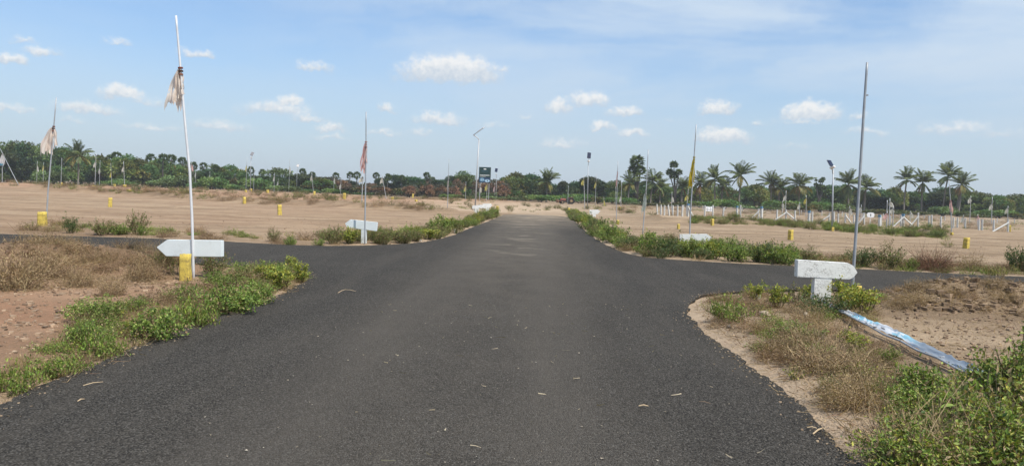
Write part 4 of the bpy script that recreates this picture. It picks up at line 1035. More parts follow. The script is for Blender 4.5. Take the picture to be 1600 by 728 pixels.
# ================================================================== poles and flags
def ribbons(mb, p0, p1, n, length, spread, cols, rng, w=.07, side=-1, away=.25):
    """tattered cloth: gathered at the pole, hanging in pleats with a torn hem and slits"""
    nu, nv = 20, 16
    for layer in (0, 1, 2):
        sg = (side, -side*.35, side*.6)[layer]; sp = spread*(1, .7, .9)[layer]; nu_ = (nu, 12, 14)[layer]; ph = rng.random()*6; L = length*(1., .75, .92)[layer]
        hem = .80+.20*np.repeat(rng.random(nu_//2+1), 2)[:nu_+1]; ax = p1-p0; V = np.zeros((nv+1, nu_+1, 3)); C_ = np.zeros((nv+1, nu_+1, 3))
        cc = np.array([cols[k] for k in rng.integers(0, len(cols), nu_//2+1)]); cc = np.repeat(cc, 2, 0)[:nu_+1]*.5+np.mean(cols, 0)*.5
        for j in range(nu_+1):
            u_ = j/nu_
            for i in range(nv+1):
                v_ = i/nv; a = p0+ax*min(1., v_*1.2)*(.9 if u_ < .15 else .9*(1-u_)); ww = 2.1*sp*u_*(v_**.7)*(1.2-.4*v_)
                V[i, j] = a*np.array([1, 1, 0])+np.array([sg*ww+.010*math.sin(ph+v_*11+u_*9), .028*math.sin(u_*13+ph)*(.3+v_)+.02*math.sin(v_*8+u_*5), p0[2]-.04*u_*L-L*v_*hem[j]*(1 if i < nv else 1+.06*rng.normal())]); C_[i, j] = cc[j]*(.9+.15*rng.random())
        F = []; cut = rng.random(nu_) < .12
        for i in range(nv):
            for j in range(nu_):
                if (cut[j] and i > nv*.55) or (i > nv*.4 and rng.random() < .012): continue
                F.append([i*(nu_+1)+j, i*(nu_+1)+j+1, (i+1)*(nu_+1)+j+1, (i+1)*(nu_+1)+j])
        mb.add(V.reshape(-1, 3), F, np.clip(C_.reshape(-1, 3), 0, .9))
CREAM = [(.90,.82,.74),(.88,.78,.69),(.90,.86,.80),(.84,.68,.58)]
M_PALEPOLE = mat_plain('pale_pipe', (.62,.63,.64), .5, .1, .14, 4.)
M_DARKPOLE = mat_plain('dull_pipe', (.30,.32,.34), .5, .2, .2, 4.)
def flagpole(pts, r, label, flag=None, fy=None, cols=CREAM, seed=0, side=-1, n=12, spread=.16, w=.09, extra=None, mat=M_STEEL, clip=None, stub=None):
    """pts: places of the pole from foot to tip in the photograph; fy: flag from/to along y"""
    xb, yb = pts[0]; gx, gy = Gt(xb, yb); gz = hz1(gx, gy); t = thing('flagpole', label, 'flagpole', (gx, gy, gz)); o0 = np.array([gx, gy, gz])
    W_ = [P3(a, b, gy)-o0 for a, b in pts]; W_[0] = np.array([0, 0, -.15]); W_ = np.array(W_)
    # resample
    tt = np.linspace(0, len(W_)-1, 4*(len(W_)-1)+1); WW = np.stack([np.interp(tt, np.arange(len(W_)), W_[:, i]) for i in range(3)], 1)
    mb = MB(); mb.tube(WW, np.linspace(r, r*.72, len(WW)), 10); ob('pole', mb.mesh('pole', mat, True), t)
    rng = np.random.default_rng(seed+900)
    def at_y(yp):
        ypx = [p[1] for p in pts]; xpx = np.interp(-yp, [-v for v in ypx], [p[0] for p in pts]); return P3(float(xpx), yp, gy)-o0
    if fy:
        a, b = at_y(fy[0]), at_y(fy[1]); L = a[2]-b[2]; mb = MB(); ribbons(mb, a, a+(b-a)*.45, n, L*.95, spread, cols, rng, w, side); f = ob('flag', mb.mesh('flag', M_CLOTH, True), t)
        mb = MB(); k = 3; q0 = at_y(fy[0])
        for j in range(k):
            c = a+(b-a)*(.02+.07*j); c2 = a+(b-a)*(.02+.07*j+.03); mb.tube([c, c2], r*1.5*(1+.2*rng.random()), 8, [(.28,.10,.07),(.12,.07,.05),(.4,.2,.14)][j % 3] if cols is CREAM else np.array(cols[0])*.6)
        ob('binding', mb.mesh('binding', M_CLOTH), f)
    if stub:
        c = at_y(stub); mb = MB(); mb.tube([c, c+np.array([.05, -.02, 0])], .012, 6); ob('hook', mb.mesh('hook', mat), t)
    return t
flagpole([(303,434),(300,340),(296.5,270),(288,180),(281,95),(275,25)], .023, 'tall bent galvanised flagpole with tattered cream flag beside the left arrow sign', 1, (104,176), CREAM, 1, -1, 22, .14, .085, mat=M_PALEPOLE)
flagpole([(72,351),(75,300),(80,245),(88,153)], .026, 'leaning flagpole with shredded cream flag rising behind a yellow stone', 1, (196,246), CREAM, 2, -1, 18, .30, .12)
PINK = [(.84,.52,.48),(.86,.66,.62),(.78,.40,.37),(.85,.76,.72)]
flagpole([(570,381),(571,300),(572,240),(572,175)], .022, 'upright flagpole with pink ragged flag behind the far tilted white arrow', 1, (220,274), PINK, 3, -1, 14, .10, .10)
YEL = [(.76,.62,.05),(.68,.54,.05),(.80,.68,.12),(.56,.44,.05)]
flagpole([(1077,386),(1079,330),(1083,270),(1088,195)], .026, 'leaning flagpole with yellow cloth wrapped round its middle', 1, (244,302), YEL, 4, -1, 16, .10, .09)
flagpole([(1331,463),(1335,400),(1342,300),(1350,170),(1355,98)], .027, 'tall bare leaning pole without a flag beside the T-shaped sign', stub=149, mat=M_DARKPOLE)
WGREEN = [(.72,.73,.70),(.62,.66,.60),(.40,.55,.45)]
flagpole([(1004,366),(1007,330),(1010,290),(1013,234)], .026, 'thin flagpole whose white and green flag has slid down low', 1, (296,336), WGREEN, 5, -1, 10, .10, .14)
flagpole([(963,346),(964,300),(965.5,252)], .026, 'thin upright flagpole with small pinkish flag right of black-panel lamp', 1, (268,294), PINK, 6, -1, 8, .05, .12)
flagpole([(699,329),(700.5,285),(701.5,248)], .028, 'thin flagpole with pale flag halfway to the kinked street lamp', 1, (276,300), WGREEN+PINK[:2], 7, -1, 8, .06, .14)
flagpole([(30,294),(18,268),(0,232)], .05, 'sharply slanting pole with white flag at the left photo edge', 1, (240,258), [(.75,.75,.74)], 8, -1, 7, .3, .3)
flagpole([(1487,369),(1486,330),(1483,282)], .030, 'thin flagpole with pink-white flag before the tallest slender palm', 1, (312,334), PINK, 9, 1, 8, .12, .16)
# farther ones: x, y foot, y tip, flag colour, flag y, x tip
FP = [(57,290,252,'w',258),(67,290,254,'y',258),(95,294,247,None,0),(122,289,246,'w',262),(148,299,239,'w',252),(155,293,254,'w',262),(161,290,258,'y',264),(175,293,255,'y',268,173),
 (195,299,252,'w',259,193),(216,291,262,'w',266),(247,293,257,'y',267),(259,291,264,'w',268),(298,300,254,'p',257),(305,296,265,'w',268),(327,297,268,'w',272),(337,295,264,'w',267),(371,297,271,'w',276),
 (384,301,247,'y',258,386),(396,302,263,'n',0),(428,302,270,'w',274),(434,301,279,'w',282),(451,302,249,'w',260),(490,306,269,'w',273,487),(499,302,279,'y',284),(521,304,273,'w',277),(532,306,282,'w',286),(565,325,272,'w',276),
 (590,304,279,None,0),(604,314,274,'w',277,597),(611,305,281,'w',283),(654,307,288,'w',290),(672,308,284,'p',287),(727,315,284,'y',290),(749,317,287,'w',291),(760,318,287,'y',288),(772,313,286,'p',290),
 (887,320,290,None,0),(914,328,274,'y',280,912),(930,322,272,'y',284),(943,322,308,'y',312),(970,325,286,'w',306),(961,322,292,None,0),(1049,330,300,'w',306),(1072,336,290,'y',304,1076),
 (1227,338,298,'w',304),(1222,336,314,'w',316),(1249,338,316,'w',318),(1259,339,305,'y',309),(1327,345,322,'w',326),(1345,345,320,'w',323),(1385,352,313,None,0),(1389,354,310,'w',314),(1395,354,322,'w',325),(1385.5,356,330,'p',333),
 (1422,350,330,'w',331),(1515,350,306,'w',308,1517),(1505,350,336,'w',338),(1527,352,335,'p',337),(1549,352,308,'w',318),(1574,352,322,'w',324)]
FC = {'w': [(.72,.72,.68),(.66,.66,.58),(.74,.72,.62)], 'y': [(.62,.55,.12),(.66,.62,.25)], 'p': PINK}
FN = {'w': 'white-flag', 'y': 'yellow-flag', 'p': 'pinkish-flag', None: 'flagless', 'n': 'flagless'}
lab = neighbour_labels([(f[0], 'distant '+FN[f[3]]+' pole') for f in FP], 'on the plots')
for i, (f, lb) in enumerate(zip(FP, lab)):
    xt = f[5] if len(f) > 5 else f[0]+(f[1]-f[2])*.035
    flagpole([(f[0], f[1]), ((f[0]+xt)/2, (f[1]+f[2])/2), (xt, f[2])], .042, lb, 1 if f[3] in FC else None, (f[4], f[4]+11) if f[3] in FC else None, FC.get(f[3]), 20+i, -1 if i % 3 else 1, 6, .22, .26, mat=M_GREYPOLE)['group'] = 'distant flagpoles on the plots'

# ================================================================== marker stones
def stone_mesh(seed, w, d, h, amp=.012):
    rng = np.random.default_rng(seed); bm = bmesh.new(); bmesh.ops.create_cube(bm, size=1.); bmesh.ops.subdivide_edges(bm, edges=bm.edges[:], cuts=5, use_grid_fill=True)
    for v in bm.verts:
        x, y_, z = v.co; k = 1-.10*(z+.5); ex = max(abs(x), abs(y_)); rnd = 1-.06*max(0, abs(x)+abs(y_)-.85)*3-.05*max(0, abs(z)+ex-.9)
        n_ = fbm(np.array([x*5+seed]), np.array([y_*5+z*7]), seed, 3)[0]-.5
        v.co = (x*w*k*rnd+n_*amp*2, y_*d*k*rnd+n_*amp*2, (z+.5)*h-.08+n_*amp*(2 if z > .4 else 0))
    return bm_mesh('marker_stone', bm, M_YELLOW, True)
SM_ = [stone_mesh(700+i, .15, .15, .5) for i in range(3)]
def stone(px, py, wpx, ptop, label, i=0, rz=.3):
    x, y_ = Gt(px, py); z = hz1(x, y_); h = P3(px, ptop, y_)[2]-z; s = wpx*y_/FPX/.165
    o = ob('marker_stone', SM_[i % 3], None, (x, y_, z), (.02*(i % 3-1), .03*((i*7) % 3-1), rz), (s, s, h/.42)); tag(o, label, 'marker stone', 'yellow boundary stones')
stone(290, 438, 18, 397, 'big worn yellow stone in front of the left arrow sign', 0, .15)
stone(66, 353, 13, 331, 'squat worn yellow stone at the foot of the shredded-flag pole', 1, .2)
stone(172, 324, 6.5, 309, 'yellow stone standing alone on the left plot', 2, .5)
stone(437, 336, 7, 320, 'yellow stone standing alone on plot left of the pink-flag pole', 0, .5)
stone(1235, 375, 7, 359, 'yellow stone standing alone on the right plot above the T sign', 1, .6)
stone(1509, 388, 8, 371, 'yellow stone beside a small weed on the far right plot', 2, .6)
stone(1113, 352, 4.5, 342, 'small yellow stone before the fence gap right of yellow-flag pole', 0, .5)
stone(1338, 468, 12, 446, 'yellow stone half hidden by leaves beside the bare tall pole', 1, .2)
ST = [(202,305,8,296),(147,299,5,290),(96,294,3,285),(179,295,4,288),(195,299,4.5,289),(382,318,5,308),(392,302,4,295),(418,305,4,297),(491,307,4,299),(538,311,4.5,302),(384,303,3,297),(298,300,3.5,290),(613,314,4,308),(650,319,4,312),(645,309,3,303),(777,329,4,322),(965,352,4,344),(889,333,4,325),(1577,362,5,352),(1487,370,4,363),(1301,362,4,355),(968,329,3,323),(1060,358,4,350)]
lab = neighbour_labels([(s_[0], 'small distant yellow stone') for s_ in ST], 'on the plots')
for i, (s_, lb) in enumerate(zip(ST, lab)): stone(s_[0], s_[1], s_[2], s_[3], lb, i, .3+i)

# ================================================================== arrow signs
def sign(name_label, base_px, base_py, outline_px, thick, stem, mat, yaw=0., dy=0., smat=None):
    """outline in photograph coordinates, carried to the sign's own upright plane turned by yaw about its post"""
    x, y_ = Gt(base_px, base_py); z = hz1(x, y_); t = thing('arrow_sign', name_label, 'sign', (x, y_, z), yaw); o0 = np.array([x, y_, z])
    ca, sa = math.cos(yaw), math.sin(yaw)
    def loc(px_, py_):                           # ray met with the turned plane
        d = ray(px_, py_); n_ = np.array([-sa, ca, 0]); tq = (np.dot(n_, o0-np.array([0,0,CAM_H])))/np.dot(n_, d); p = np.array([0,0,CAM_H])+d*tq-o0
        return p[0]*ca+p[1]*sa, p[2]
    def slab(name, pl, th, back=0., bev=.006):
        bm = bmesh.new(); vs = [bm.verts.new((a, back-th/2, b)) for a, b in pl]; f = bm.faces.new(vs); r = bmesh.ops.extrude_face_region(bm, geom=[f])
        bmesh.ops.translate(bm, vec=(0, th, 0), verts=[v for v in r['geom'] if isinstance(v, bmesh.types.BMVert)]); bmesh.ops.recalc_face_normals(bm, faces=bm.faces)
        bmesh.ops.bevel(bm, geom=bm.edges[:], offset=bev, segments=2, affect='EDGES'); ob(name, bm_mesh(name, bm, mat if name != 'post' or smat is None else smat), t)
    slab('arrow_board', [loc(*p) for p in outline_px], thick)
    if stem:
        a, b, yt = stem; za = loc(a, yt)[1]; xa, xb_ = loc(a, yt)[0], loc(b, yt)[0]; slab('post', [(xa, -.12), (xb_, -.12), (xb_, za+.03), (xa, za+.03)], thick*.9)
    return t
sign('white arrow sign pointing left beside the tall bent flagpole', 298, 433, [(247,386),(263,374.5),(348,375.5),(348,401),(262,400)], .10, (284,298,401), M_WHITEBLUE, R(-4))
sign('tilted pale white arrow sign pointing left beyond the left side road', 568, 382, [(540,349),(548,343),(590,347.5),(588.5,361),(543,355.5)], .10, (565,573,360), M_WHITEBLUE, R(-6))
sign('cracked limewashed T-shaped arrow sign pointing right beside the bare pole', 1285, 474, [(1244,405.5),(1323,410.5),(1331,415),(1337.5,425),(1329,434.5),(1323,436),(1243,432)], .13, (1270.5,1298,432), M_LIME, R(2))
sign('plain white sign sunk behind the green row on right verge', 1086, 392, [(1062,366),(1104,365.5),(1112,371),(1104,381),(1062,382)], .10, (1080,1092,381), M_WHITE, R(-2))
sign('low white block sign beside the foot of the kinked street lamp', 745, 333, [(738,321.5),(752,320),(757,322.5),(752,326),(738,326.5)], .12, (742,748,326), M_WHITE)
sign('white block sign, right one of the two near the kinked lamp', 762, 331, [(754,318.5),(766,318),(769,320.5),(766,325),(754,325.5)], .12, (759,764,325), M_WHITE)
sign('lone pale white block sign on the right verge below the black-panel lamp', 929, 339, [(921,328),(934,327.5),(938,330),(934,334.5),(921,335)], .12, (926,931,334), M_WHITE)

# ================================================================== street lamps
M_SOLAR = mat_plain('solar_panel', (.012,.018,.045), .25, 0., .2, 3.)
M_LAMPWHITE = mat_plain('lamp_housing', (.72,.73,.74), .4, 0., .05)
def box_part(name, parent, c, d, mat, rot=None):
    bm = bmesh.new(); bmesh.ops.create_cube(bm, size=1.); bmesh.ops.scale(bm, vec=d, verts=bm.verts); bmesh.ops.bevel(bm, geom=bm.edges[:], offset=min(d)*.18, segments=1, affect='EDGES')
    return ob(name, bm_mesh(name, bm, mat), parent, c, rot)
def solar_lamp(foot, top, panel, pw, ph, label, arm=None, r=.055, tilt=(.7, 0., .5)):
    x, y_ = Gt(*foot); z = hz1(x, y_); t = thing('street_lamp', label, 'street lamp', (x, y_, z)); o0 = np.array([x, y_, z]); tp = P3(top[0], top[1], y_)-o0; pn = P3(panel[0], panel[1], y_)-o0
    mb = MB(); mb.tube([(0,0,-.3), tp*.5, tp], [r, r*.85, r*.7], 10); ob('pole', mb.mesh('pole', M_STEEL, True), t)
    box_part('base_plate', t, (0, 0, .02), (.3, .3, .05), M_STEEL)
    am = MB(); am.tube([tp-[0,0,.3], tp+(pn-tp)*.55, pn], [r*.65, r*.6, r*.5], 8); ob('arm', am.mesh('arm', M_STEEL, True), t)
    sc = y_/FPX; p_ = box_part('solar_panel', t, tuple(pn), (pw*sc, ph*sc, .05), M_SOLAR, tilt)
    box_part('panel_frame', p_, (0, 0, -.03), (pw*sc*1.05, ph*sc*1.04, .035), M_STEEL)
    md = tp+(pn-tp)*.45; box_part('lamp_head', t, tuple(md+np.array([0, -.1, -.05])), (pw*sc*.55, .4, .10), M_LAMPWHITE, (-.3, .3, .2))
    return t
solar_lamp((1300,361), (1302,265), (1297.5,255), 8, 11, 'white solar street lamp on the right plot with panel tilted left', tilt=(.95, .0, .55))
solar_lamp((918,327), (919,258), (920.5,243), 5.5, 9.5, 'solar street lamp with upright black panel right of the tractor', tilt=(1.25, .1, .1))
solar_lamp((775,314), (775.5,278), (775.5,266), 4, 6, 'farther solar street lamp right of the dark green billboard', tilt=(1.2, .1, 0))
solar_lamp((391,303), (392,250), (394,240.5), 4, 6.5, 'nearer of two solar street lamps on the far left plots', tilt=(1.0, .35, .2))
solar_lamp((463.5,301), (464,268), (465.3,259), 3.2, 5, 'smaller farther solar street lamp left of the pink-flag pole', tilt=(1.0, .35, .2))
def kinked():
    x, y_ = Gt(742, 331); z = hz1(x, y_); t = thing('street_lamp', 'tall street lamp with zigzag kinked arm left of the billboard', 'street lamp', (x, y_, z)); o0 = np.array([x, y_, z]); q = lambda a, b: P3(a, b, y_)-o0
    mb = MB(); mb.tube([(0,0,-.3), q(745,275), q(748.5,219)], [.07,.06,.05], 10); ob('pole', mb.mesh('pole', M_GREYPOLE, True), t)
    mb = MB(); mb.tube([q(748.5,221), q(748.2,218), q(744,214), q(739.5,211)], .04, 8); ob('arm', mb.mesh('arm', M_GREYPOLE, True), t)
    a, b = q(739.5,211.5), q(757,199); mb = MB(); mb.tube([a, b], .035, 8); ar = ob('upper_arm', mb.mesh('upper_arm', M_GREYPOLE, True), t)
    mid = a+(b-a)*.62; ang = math.atan2(b[2]-a[2], b[0]-a[0]); box_part('lamp_head', t, tuple(mid+[0,0,.02]), (.62, .2, .07), M_GREYPOLE, (0, -ang, 0)); box_part('base_plate', t, (0,0,.02), (.3,.3,.05), M_STEEL)
kinked()

# ================================================================== billboard
def billboard():
    Yd = 170.; c0, c1 = P3(748.8, 261, Yd), P3(766.3, 286, Yd); cx = (c0[0]+c1[0])/2; w = c1[0]-c0[0]; z1, z0 = c0[2], c1[2]; gz = hz1(cx, Yd)
    t = thing('billboard', 'dark green billboard with white lettering and blue emblem on posts', 'billboard', (cx, Yd, gz)); h = z1-z0; zc = (z0+z1)/2-gz
    MG = mat_plain('billboard_green', (.008,.035,.032), .35, 0., .15, 2.); MW = mat_plain('print_white', (.72,.75,.74), .5); MBl = mat_plain('print_blue', (.10,.24,.36), .5, 0., .3, 4.); MLB = mat_plain('print_pale_blue', (.34,.50,.62), .5, 0., .3, 4.); MNB = mat_plain('print_navy', (.015,.04,.10), .5)
    b = box_part('board', t, (0, 0, zc), (w, .10, h), MG); box_part('frame', b, (0, .09, 0), (w*1.02, .06, h*1.015), M_GREYPOLE)
    for s in (-.38, .38): box_part('post', t, (s*w, .14, zc/2), (.12, .12, zc*2*.5+.6), M_GREYPOLE)
    y0 = -.056
    def disc(name, cxx, czz, rx, rz_, mat, yy):
        bm = bmesh.new(); bmesh.ops.create_circle(bm, cap_ends=True, segments=24, radius=1.); bmesh.ops.scale(bm, vec=(rx, rz_, 1), verts=bm.verts); bmesh.ops.rotate(bm, matrix=Matrix.Rotation(math.pi/2, 3, 'X'), verts=bm.verts)
        r = bmesh.ops.extrude_face_region(bm, geom=bm.faces[:]); bmesh.ops.translate(bm, vec=(0, -.006, 0), verts=[v for v in r['geom'] if isinstance(v, bmesh.types.BMVert)]); ob(name, bm_mesh(name, bm, mat), b, (cxx, yy, czz))
    disc('emblem', 0, h*.37, w*.13, h*.035, MW, y0)
    rng = np.random.default_rng(12)
    for row, (zz, hh, x0, x1) in enumerate(((-.02, .045, -.42, .38), (-.10, .022, -.40, .05), (.24, .012, -.3, .3))):
        x = x0*w; k = 0
        while x < x1*w:
            ww = w*(.035+.03*rng.random()); box_part('lettering', b, (x+ww/2, y0-.002, zz*h), (ww*.8, .006, hh*h*(.8+.3*rng.random())), MW if row < 2 else MBl); x += ww
    box_part('lower_panel', b, (0, y0-.001, -h*.32), (w*.92, .006, h*.30), MNB)
    disc('round_emblem', -w*.22, -h*.31, w*.20, h*.13, MBl, y0-.008); disc('round_emblem', -w*.22, -h*.31, w*.12, h*.085, MLB, y0-.018); box_part('emblem_bar', b, (-w*.22, y0-.028, -h*.31), (w*.05, .006, h*.2), MNB)
    disc('picture', w*.22, -h*.37, w*.22, h*.09, MLB, y0-.008); disc('picture_mark', w*.24, -h*.36, w*.05, h*.04, MNB, y0-.018)
billboard()
# teal board cut by the photo edge, with its panel lamp
def edge_board():
    Yd = 150.; c0, c1 = P3(-14, 252, Yd), P3(4.5, 259, Yd); cx = (c0[0]+c1[0])/2; w = c1[0]-c0[0]; gz = hz1(cx, Yd); zc = (c0[2]+c1[2])/2-gz
    t = thing('sign_board', 'small teal board cut off by the left photo edge', 'sign', (cx, Yd, gz)); box_part('board', t, (0, 0, zc), (w, .08, c0[2]-c1[2]), mat_plain('teal_print', (.03,.17,.25), .5, 0., .25, 2.)); box_part('border', t, (0, .07, zc), (w*1.05, .05, (c0[2]-c1[2])*1.12), M_LAMPWHITE)
    for s in (-.4, .4): box_part('post', t, (s*w, .16, zc/2-.1), (.1, .1, zc+.5), M_GREYPOLE)
edge_board()

# ================================================================== tractor
def tractor():
    x, y_ = Gt(886, 318.5); z = hz1(x, y_); t = thing('tractor', 'small reddish-brown tractor with dark canopy beyond the end of the road', 'tractor', (x, y_, z), math.pi+.25)
    MR = mat_plain('tractor_red', (.22,.055,.035), .5, 0., .2, 3., dirt=(.25,.17,.11), dirtamt=.6); MK = mat_plain('tractor_dark', (.03,.03,.03), .6); MO = mat_plain('rim', (.30,.20,.10), .6)
    def wheel(px_, py_, r, w):
        bm = bmesh.new(); prof = [(r*.55, -w/2), (r*.92, -w/2), (r, -w*.32), (r, w*.32), (r*.92, w/2), (r*.55, w/2)]; n = 28; rings = []
        for i in range(n):
            a = i*2*math.pi/n; lug = 1.03 if i % 2 else .985; rings.append([bm.verts.new((math.cos(a)*q*(lug if q > r*.9 else 1), b, math.sin(a)*q*(lug if q > r*.9 else 1))) for q, b in prof])
        for i in range(n):
            for j in range(len(prof)):
                k = (j+1) % len(prof); bm.faces.new((rings[i][j], rings[i][k], rings[(i+1) % n][k], rings[(i+1) % n][j]))
        bmesh.ops.recalc_face_normals(bm, faces=bm.faces); wh = ob('wheel', bm_mesh('tyre', bm, M_RUBBER), t, (px_, py_, r*.98))
        mb = MB(); mb.tube([(0,-w*.3,0), (0,-w*.12,0), (0,w*.12,0), (0,w*.3,0)], [r*.3, r*.56, r*.56, r*.3], 20); ob('rim', mb.mesh('rim', MO, True), wh)
    for s in (-1, 1): wheel(-.75, s*.72, .74, .42); wheel(1.25, s*.62, .40, .22)
    box_part('hood', t, (1.0, 0, .98), (1.35, .58, .52), MR); box_part('grille', t, (1.69, 0, .95), (.05, .5, .42), MK); box_part('chassis', t, (.3, 0, .62), (2.2, .36, .28), MK); box_part('front_axle', t, (1.25, 0, .42), (.14, 1.1, .14), MK); box_part('rear_axle', t, (-.75, 0, .72), (.2, 1.3, .2), MK)
    for s in (-1, 1): box_part('fender', t, (-.7, s*.66, 1.5), (1.05, .4, .06), MR, (0, .1, 0)); box_part('fender_side', t, (-.7, s*.46, 1.24), (.95, .05, .5), MR)
    box_part('seat', t, (-.55, 0, 1.18), (.42, .46, .12), MK); box_part('seat_back', t, (-.78, 0, 1.42), (.1, .46, .4), MK, (0, -.2, 0))
    mb = MB(); mb.tube([(.05,0,1.1), (-.12,0,1.45)], .03, 8); mb.tube([(-.12+.2*math.sin(a)*.4, .2*math.cos(a), 1.46+.2*math.sin(a)*.3) for a in np.linspace(0, 6.283, 14)], .02, 6, cap=False); ob('steering_wheel', mb.mesh('steering_wheel', MK), t)
    mb = MB(); mb.tube([(1.15,.2,1.2), (1.15,.2,1.85)], .035, 8); ob('exhaust', mb.mesh('exhaust', MK), t)
    for sx_, sy_ in ((-1.05,.5), (-1.05,-.5), (.1,.5), (.1,-.5)):
        mb = MB(); mb.tube([(sx_, sy_, 1.0), (sx_, sy_, 2.28)], .03, 6); ob('canopy_post', mb.mesh('canopy_post', MK), t)
    box_part('canopy', t, (-.48, 0, 2.31), (1.55, 1.3, .09), MK)
    box_part('front_blade', t, (2.35, 0, .62), (.12, 1.7, .75), mat_plain('rusty_blade', (.30,.17,.09), .7, .2, .2), (0, .12, 0))
    for s in (-1, 1):
        mb = MB(); mb.tube([(.7, s*.42, .75), (2.3, s*.42, .6)], .05, 6); ob('loader_arm', mb.mesh('loader_arm', MR), t)
tractor()

# ================================================================== post fence on the right
def fence(label, posts, wires, braces=(), bluetop=(), sheet=None, w=.145, wired=True):
    x0, y0 = G(*posts[0][:2]); t = thing('post_fence', label, 'fence', (x0, y0, hz1(x0, y0))); o0 = np.array([x0, y0, hz1(x0, y0)]); tops = []
    for i, p in enumerate(posts):
        x, y_ = Gt(p[0], p[1]); z = hz1(x, y_); tpx = p[3] if len(p) > 3 else p[0]+.4; tp = P3(tpx, p[2], y_); b = np.array([x, y_, z-.2]); mb = MB(); r = w*(.62 if i not in bluetop else .85)
        mb.tube([b-o0, (b+tp)/2-o0, tp-o0], [r, r*.95, r*.85], 4); q = ob('post', mb.mesh('post', M_POST), t); tops.append((b, tp))
        if i in bluetop:
            mb = MB(); mb.tube([tp-o0-[0,0,.18], tp-o0+[0,0,.02]], r*1.12, 4); ob('painted_cap', mb.mesh('painted_cap', M_BLUE), q)
    for a, b, dxp in braces:
        bb, tp = tops[a]; f = bb+np.array([dxp*.5, 0, .22]); f[2] = hz1(f[0], f[1])-.05; s = bb+(tp-bb)*.78; mb = MB(); mb.tube([f-o0+[0,-.12,0], s-o0+[0,-.1,0]], w*.45, 4); ob('brace', mb.mesh('brace', M_POST), t)
    if wired:
        for k in range(wires):
            f = .3+.62*k/(wires-1); mb = MB(); pts = []
            for (b, tp), (b2, tp2) in zip(tops[:-1], tops[1:]):
                a = b+(tp-b)*f; c = b2+(tp2-b2)*f; m_ = (a+c)/2; m_[2] -= .03; pts += [a-o0, m_-o0]
            pts.append(tops[-1][0]+(tops[-1][1]-tops[-1][0])*f-o0); mb.tube(pts, .008, 3, cap=False); ob('wire', mb.mesh('wire', M_WIRE), t)
    return t
M_BLUE = mat_plain('blue_paint', (.10,.22,.34), .7, 0., .2)
def fx(v): return 1020+v/5.333
def fX(v): return 1280+v/5.
F1 = [(1027.5,334,319,1026.3),(1032.5,334.5,320),(1038,335.5,320.5),(1046,337.5,320.5,1044),(1051,337,321),(1058.5,337.5,320.5),(1066,338.5,320.5),(1075,338.5,318.5)]
fence('short run of closely set white posts left of the yellow-flag pole', F1, 4, [(7, 0, 1.1)], (7,))
F2 = [(1101,337.5,321),(1113.5,338.5,320.5),(1130,339,324),(1151.5,340,322),(1156.8,340.5,320.5),(1185,342,326),(1189.8,343.5,323),(1214,344,327.5),(1228,344.5,327.5),(1242,345.5,328.5),(1264,349,329.5),(1269,348,330.5),(1295.5,348,333),(1303,348.5,331),(1309.5,348,333.5),(1320.7,348.5,333.5)]
fence('long white post fence from the yellow-flag pole to the right solar lamp', F2, 5, [(5, 0, -1.6), (8, 0, -2.4), (8, 0, 2.2), (12, 0, -2.0), (15, 0, 1.2)], (3, 6, 10))
F3 = [(1334,348.5,335.5),(1350,351,332.5),(1374,354,336),(1376.3,353,337),(1391,351.5,337),(1407.5,353.5,336),(1411,354.5,334.5),(1434.5,353.5,332),(1451.5,354,337),(1455.5,354,336),(1470,357,338),(1489.5,356,340),(1496,354.5,340),(1508,357,341),(1529.5,360,342.5),(1534.5,360,342.5),(1552.6,361,343.5),(1575,362,342.5)]
fence('white braced post fence right of the bare tall pole up to the photo edge', F3, 5, [(1, 0, -1.3), (6, 0, -1.8), (6, 0, 1.9), (7, 0, -1.7), (17, 0, -2.6)], (2, 6))
F4 = [(1044,327,319.5),(1068,328,320),(1098,329,321.5),(1132,330.5,323),(1160,331.5,324),(1192,333,325.5),(1222,334.5,327),(1252,336,328.5),(1284,337.5,329.5),(1316,338.5,331),(1348,339.5,332.5),(1380,341,333.5),(1412,342.5,335),(1444,343.5,336.5),(1476,345,337.5),(1505,346,339),(1530,347,340),(1558,348,341),(1585,349,342),(1612,350,343)]
fence('faint rear fence of thin posts running behind the white post fences', F4, 4, w=.11)
def fence_sheet():
    a = P3(1103.5, 323, 76.); b = P3(1112.6, 330.5, 76.); t = thing('white_sheet', 'blank white sheet hung between two fence posts', 'sheet', ((a[0]+b[0])/2, 76., b[2])); bm = bmesh.new()
    w, h = b[0]-a[0], a[2]-b[2]; n = 10; g = [[bm.verts.new((w*(i/n-.5), .03*math.sin(i*1.3)+.02*math.sin(j*2.), h*(j/4)+.03*math.sin(i*.9)*(j == 4))) for j in range(5)] for i in range(n+1)]
    for i in range(n):
        for j in range(4): bm.faces.new((g[i][j], g[i+1][j], g[i+1][j+1], g[i][j+1]))
    ob('sheet', bm_mesh('sheet', bm, M_LAMPWHITE, True), t)
fence_sheet()
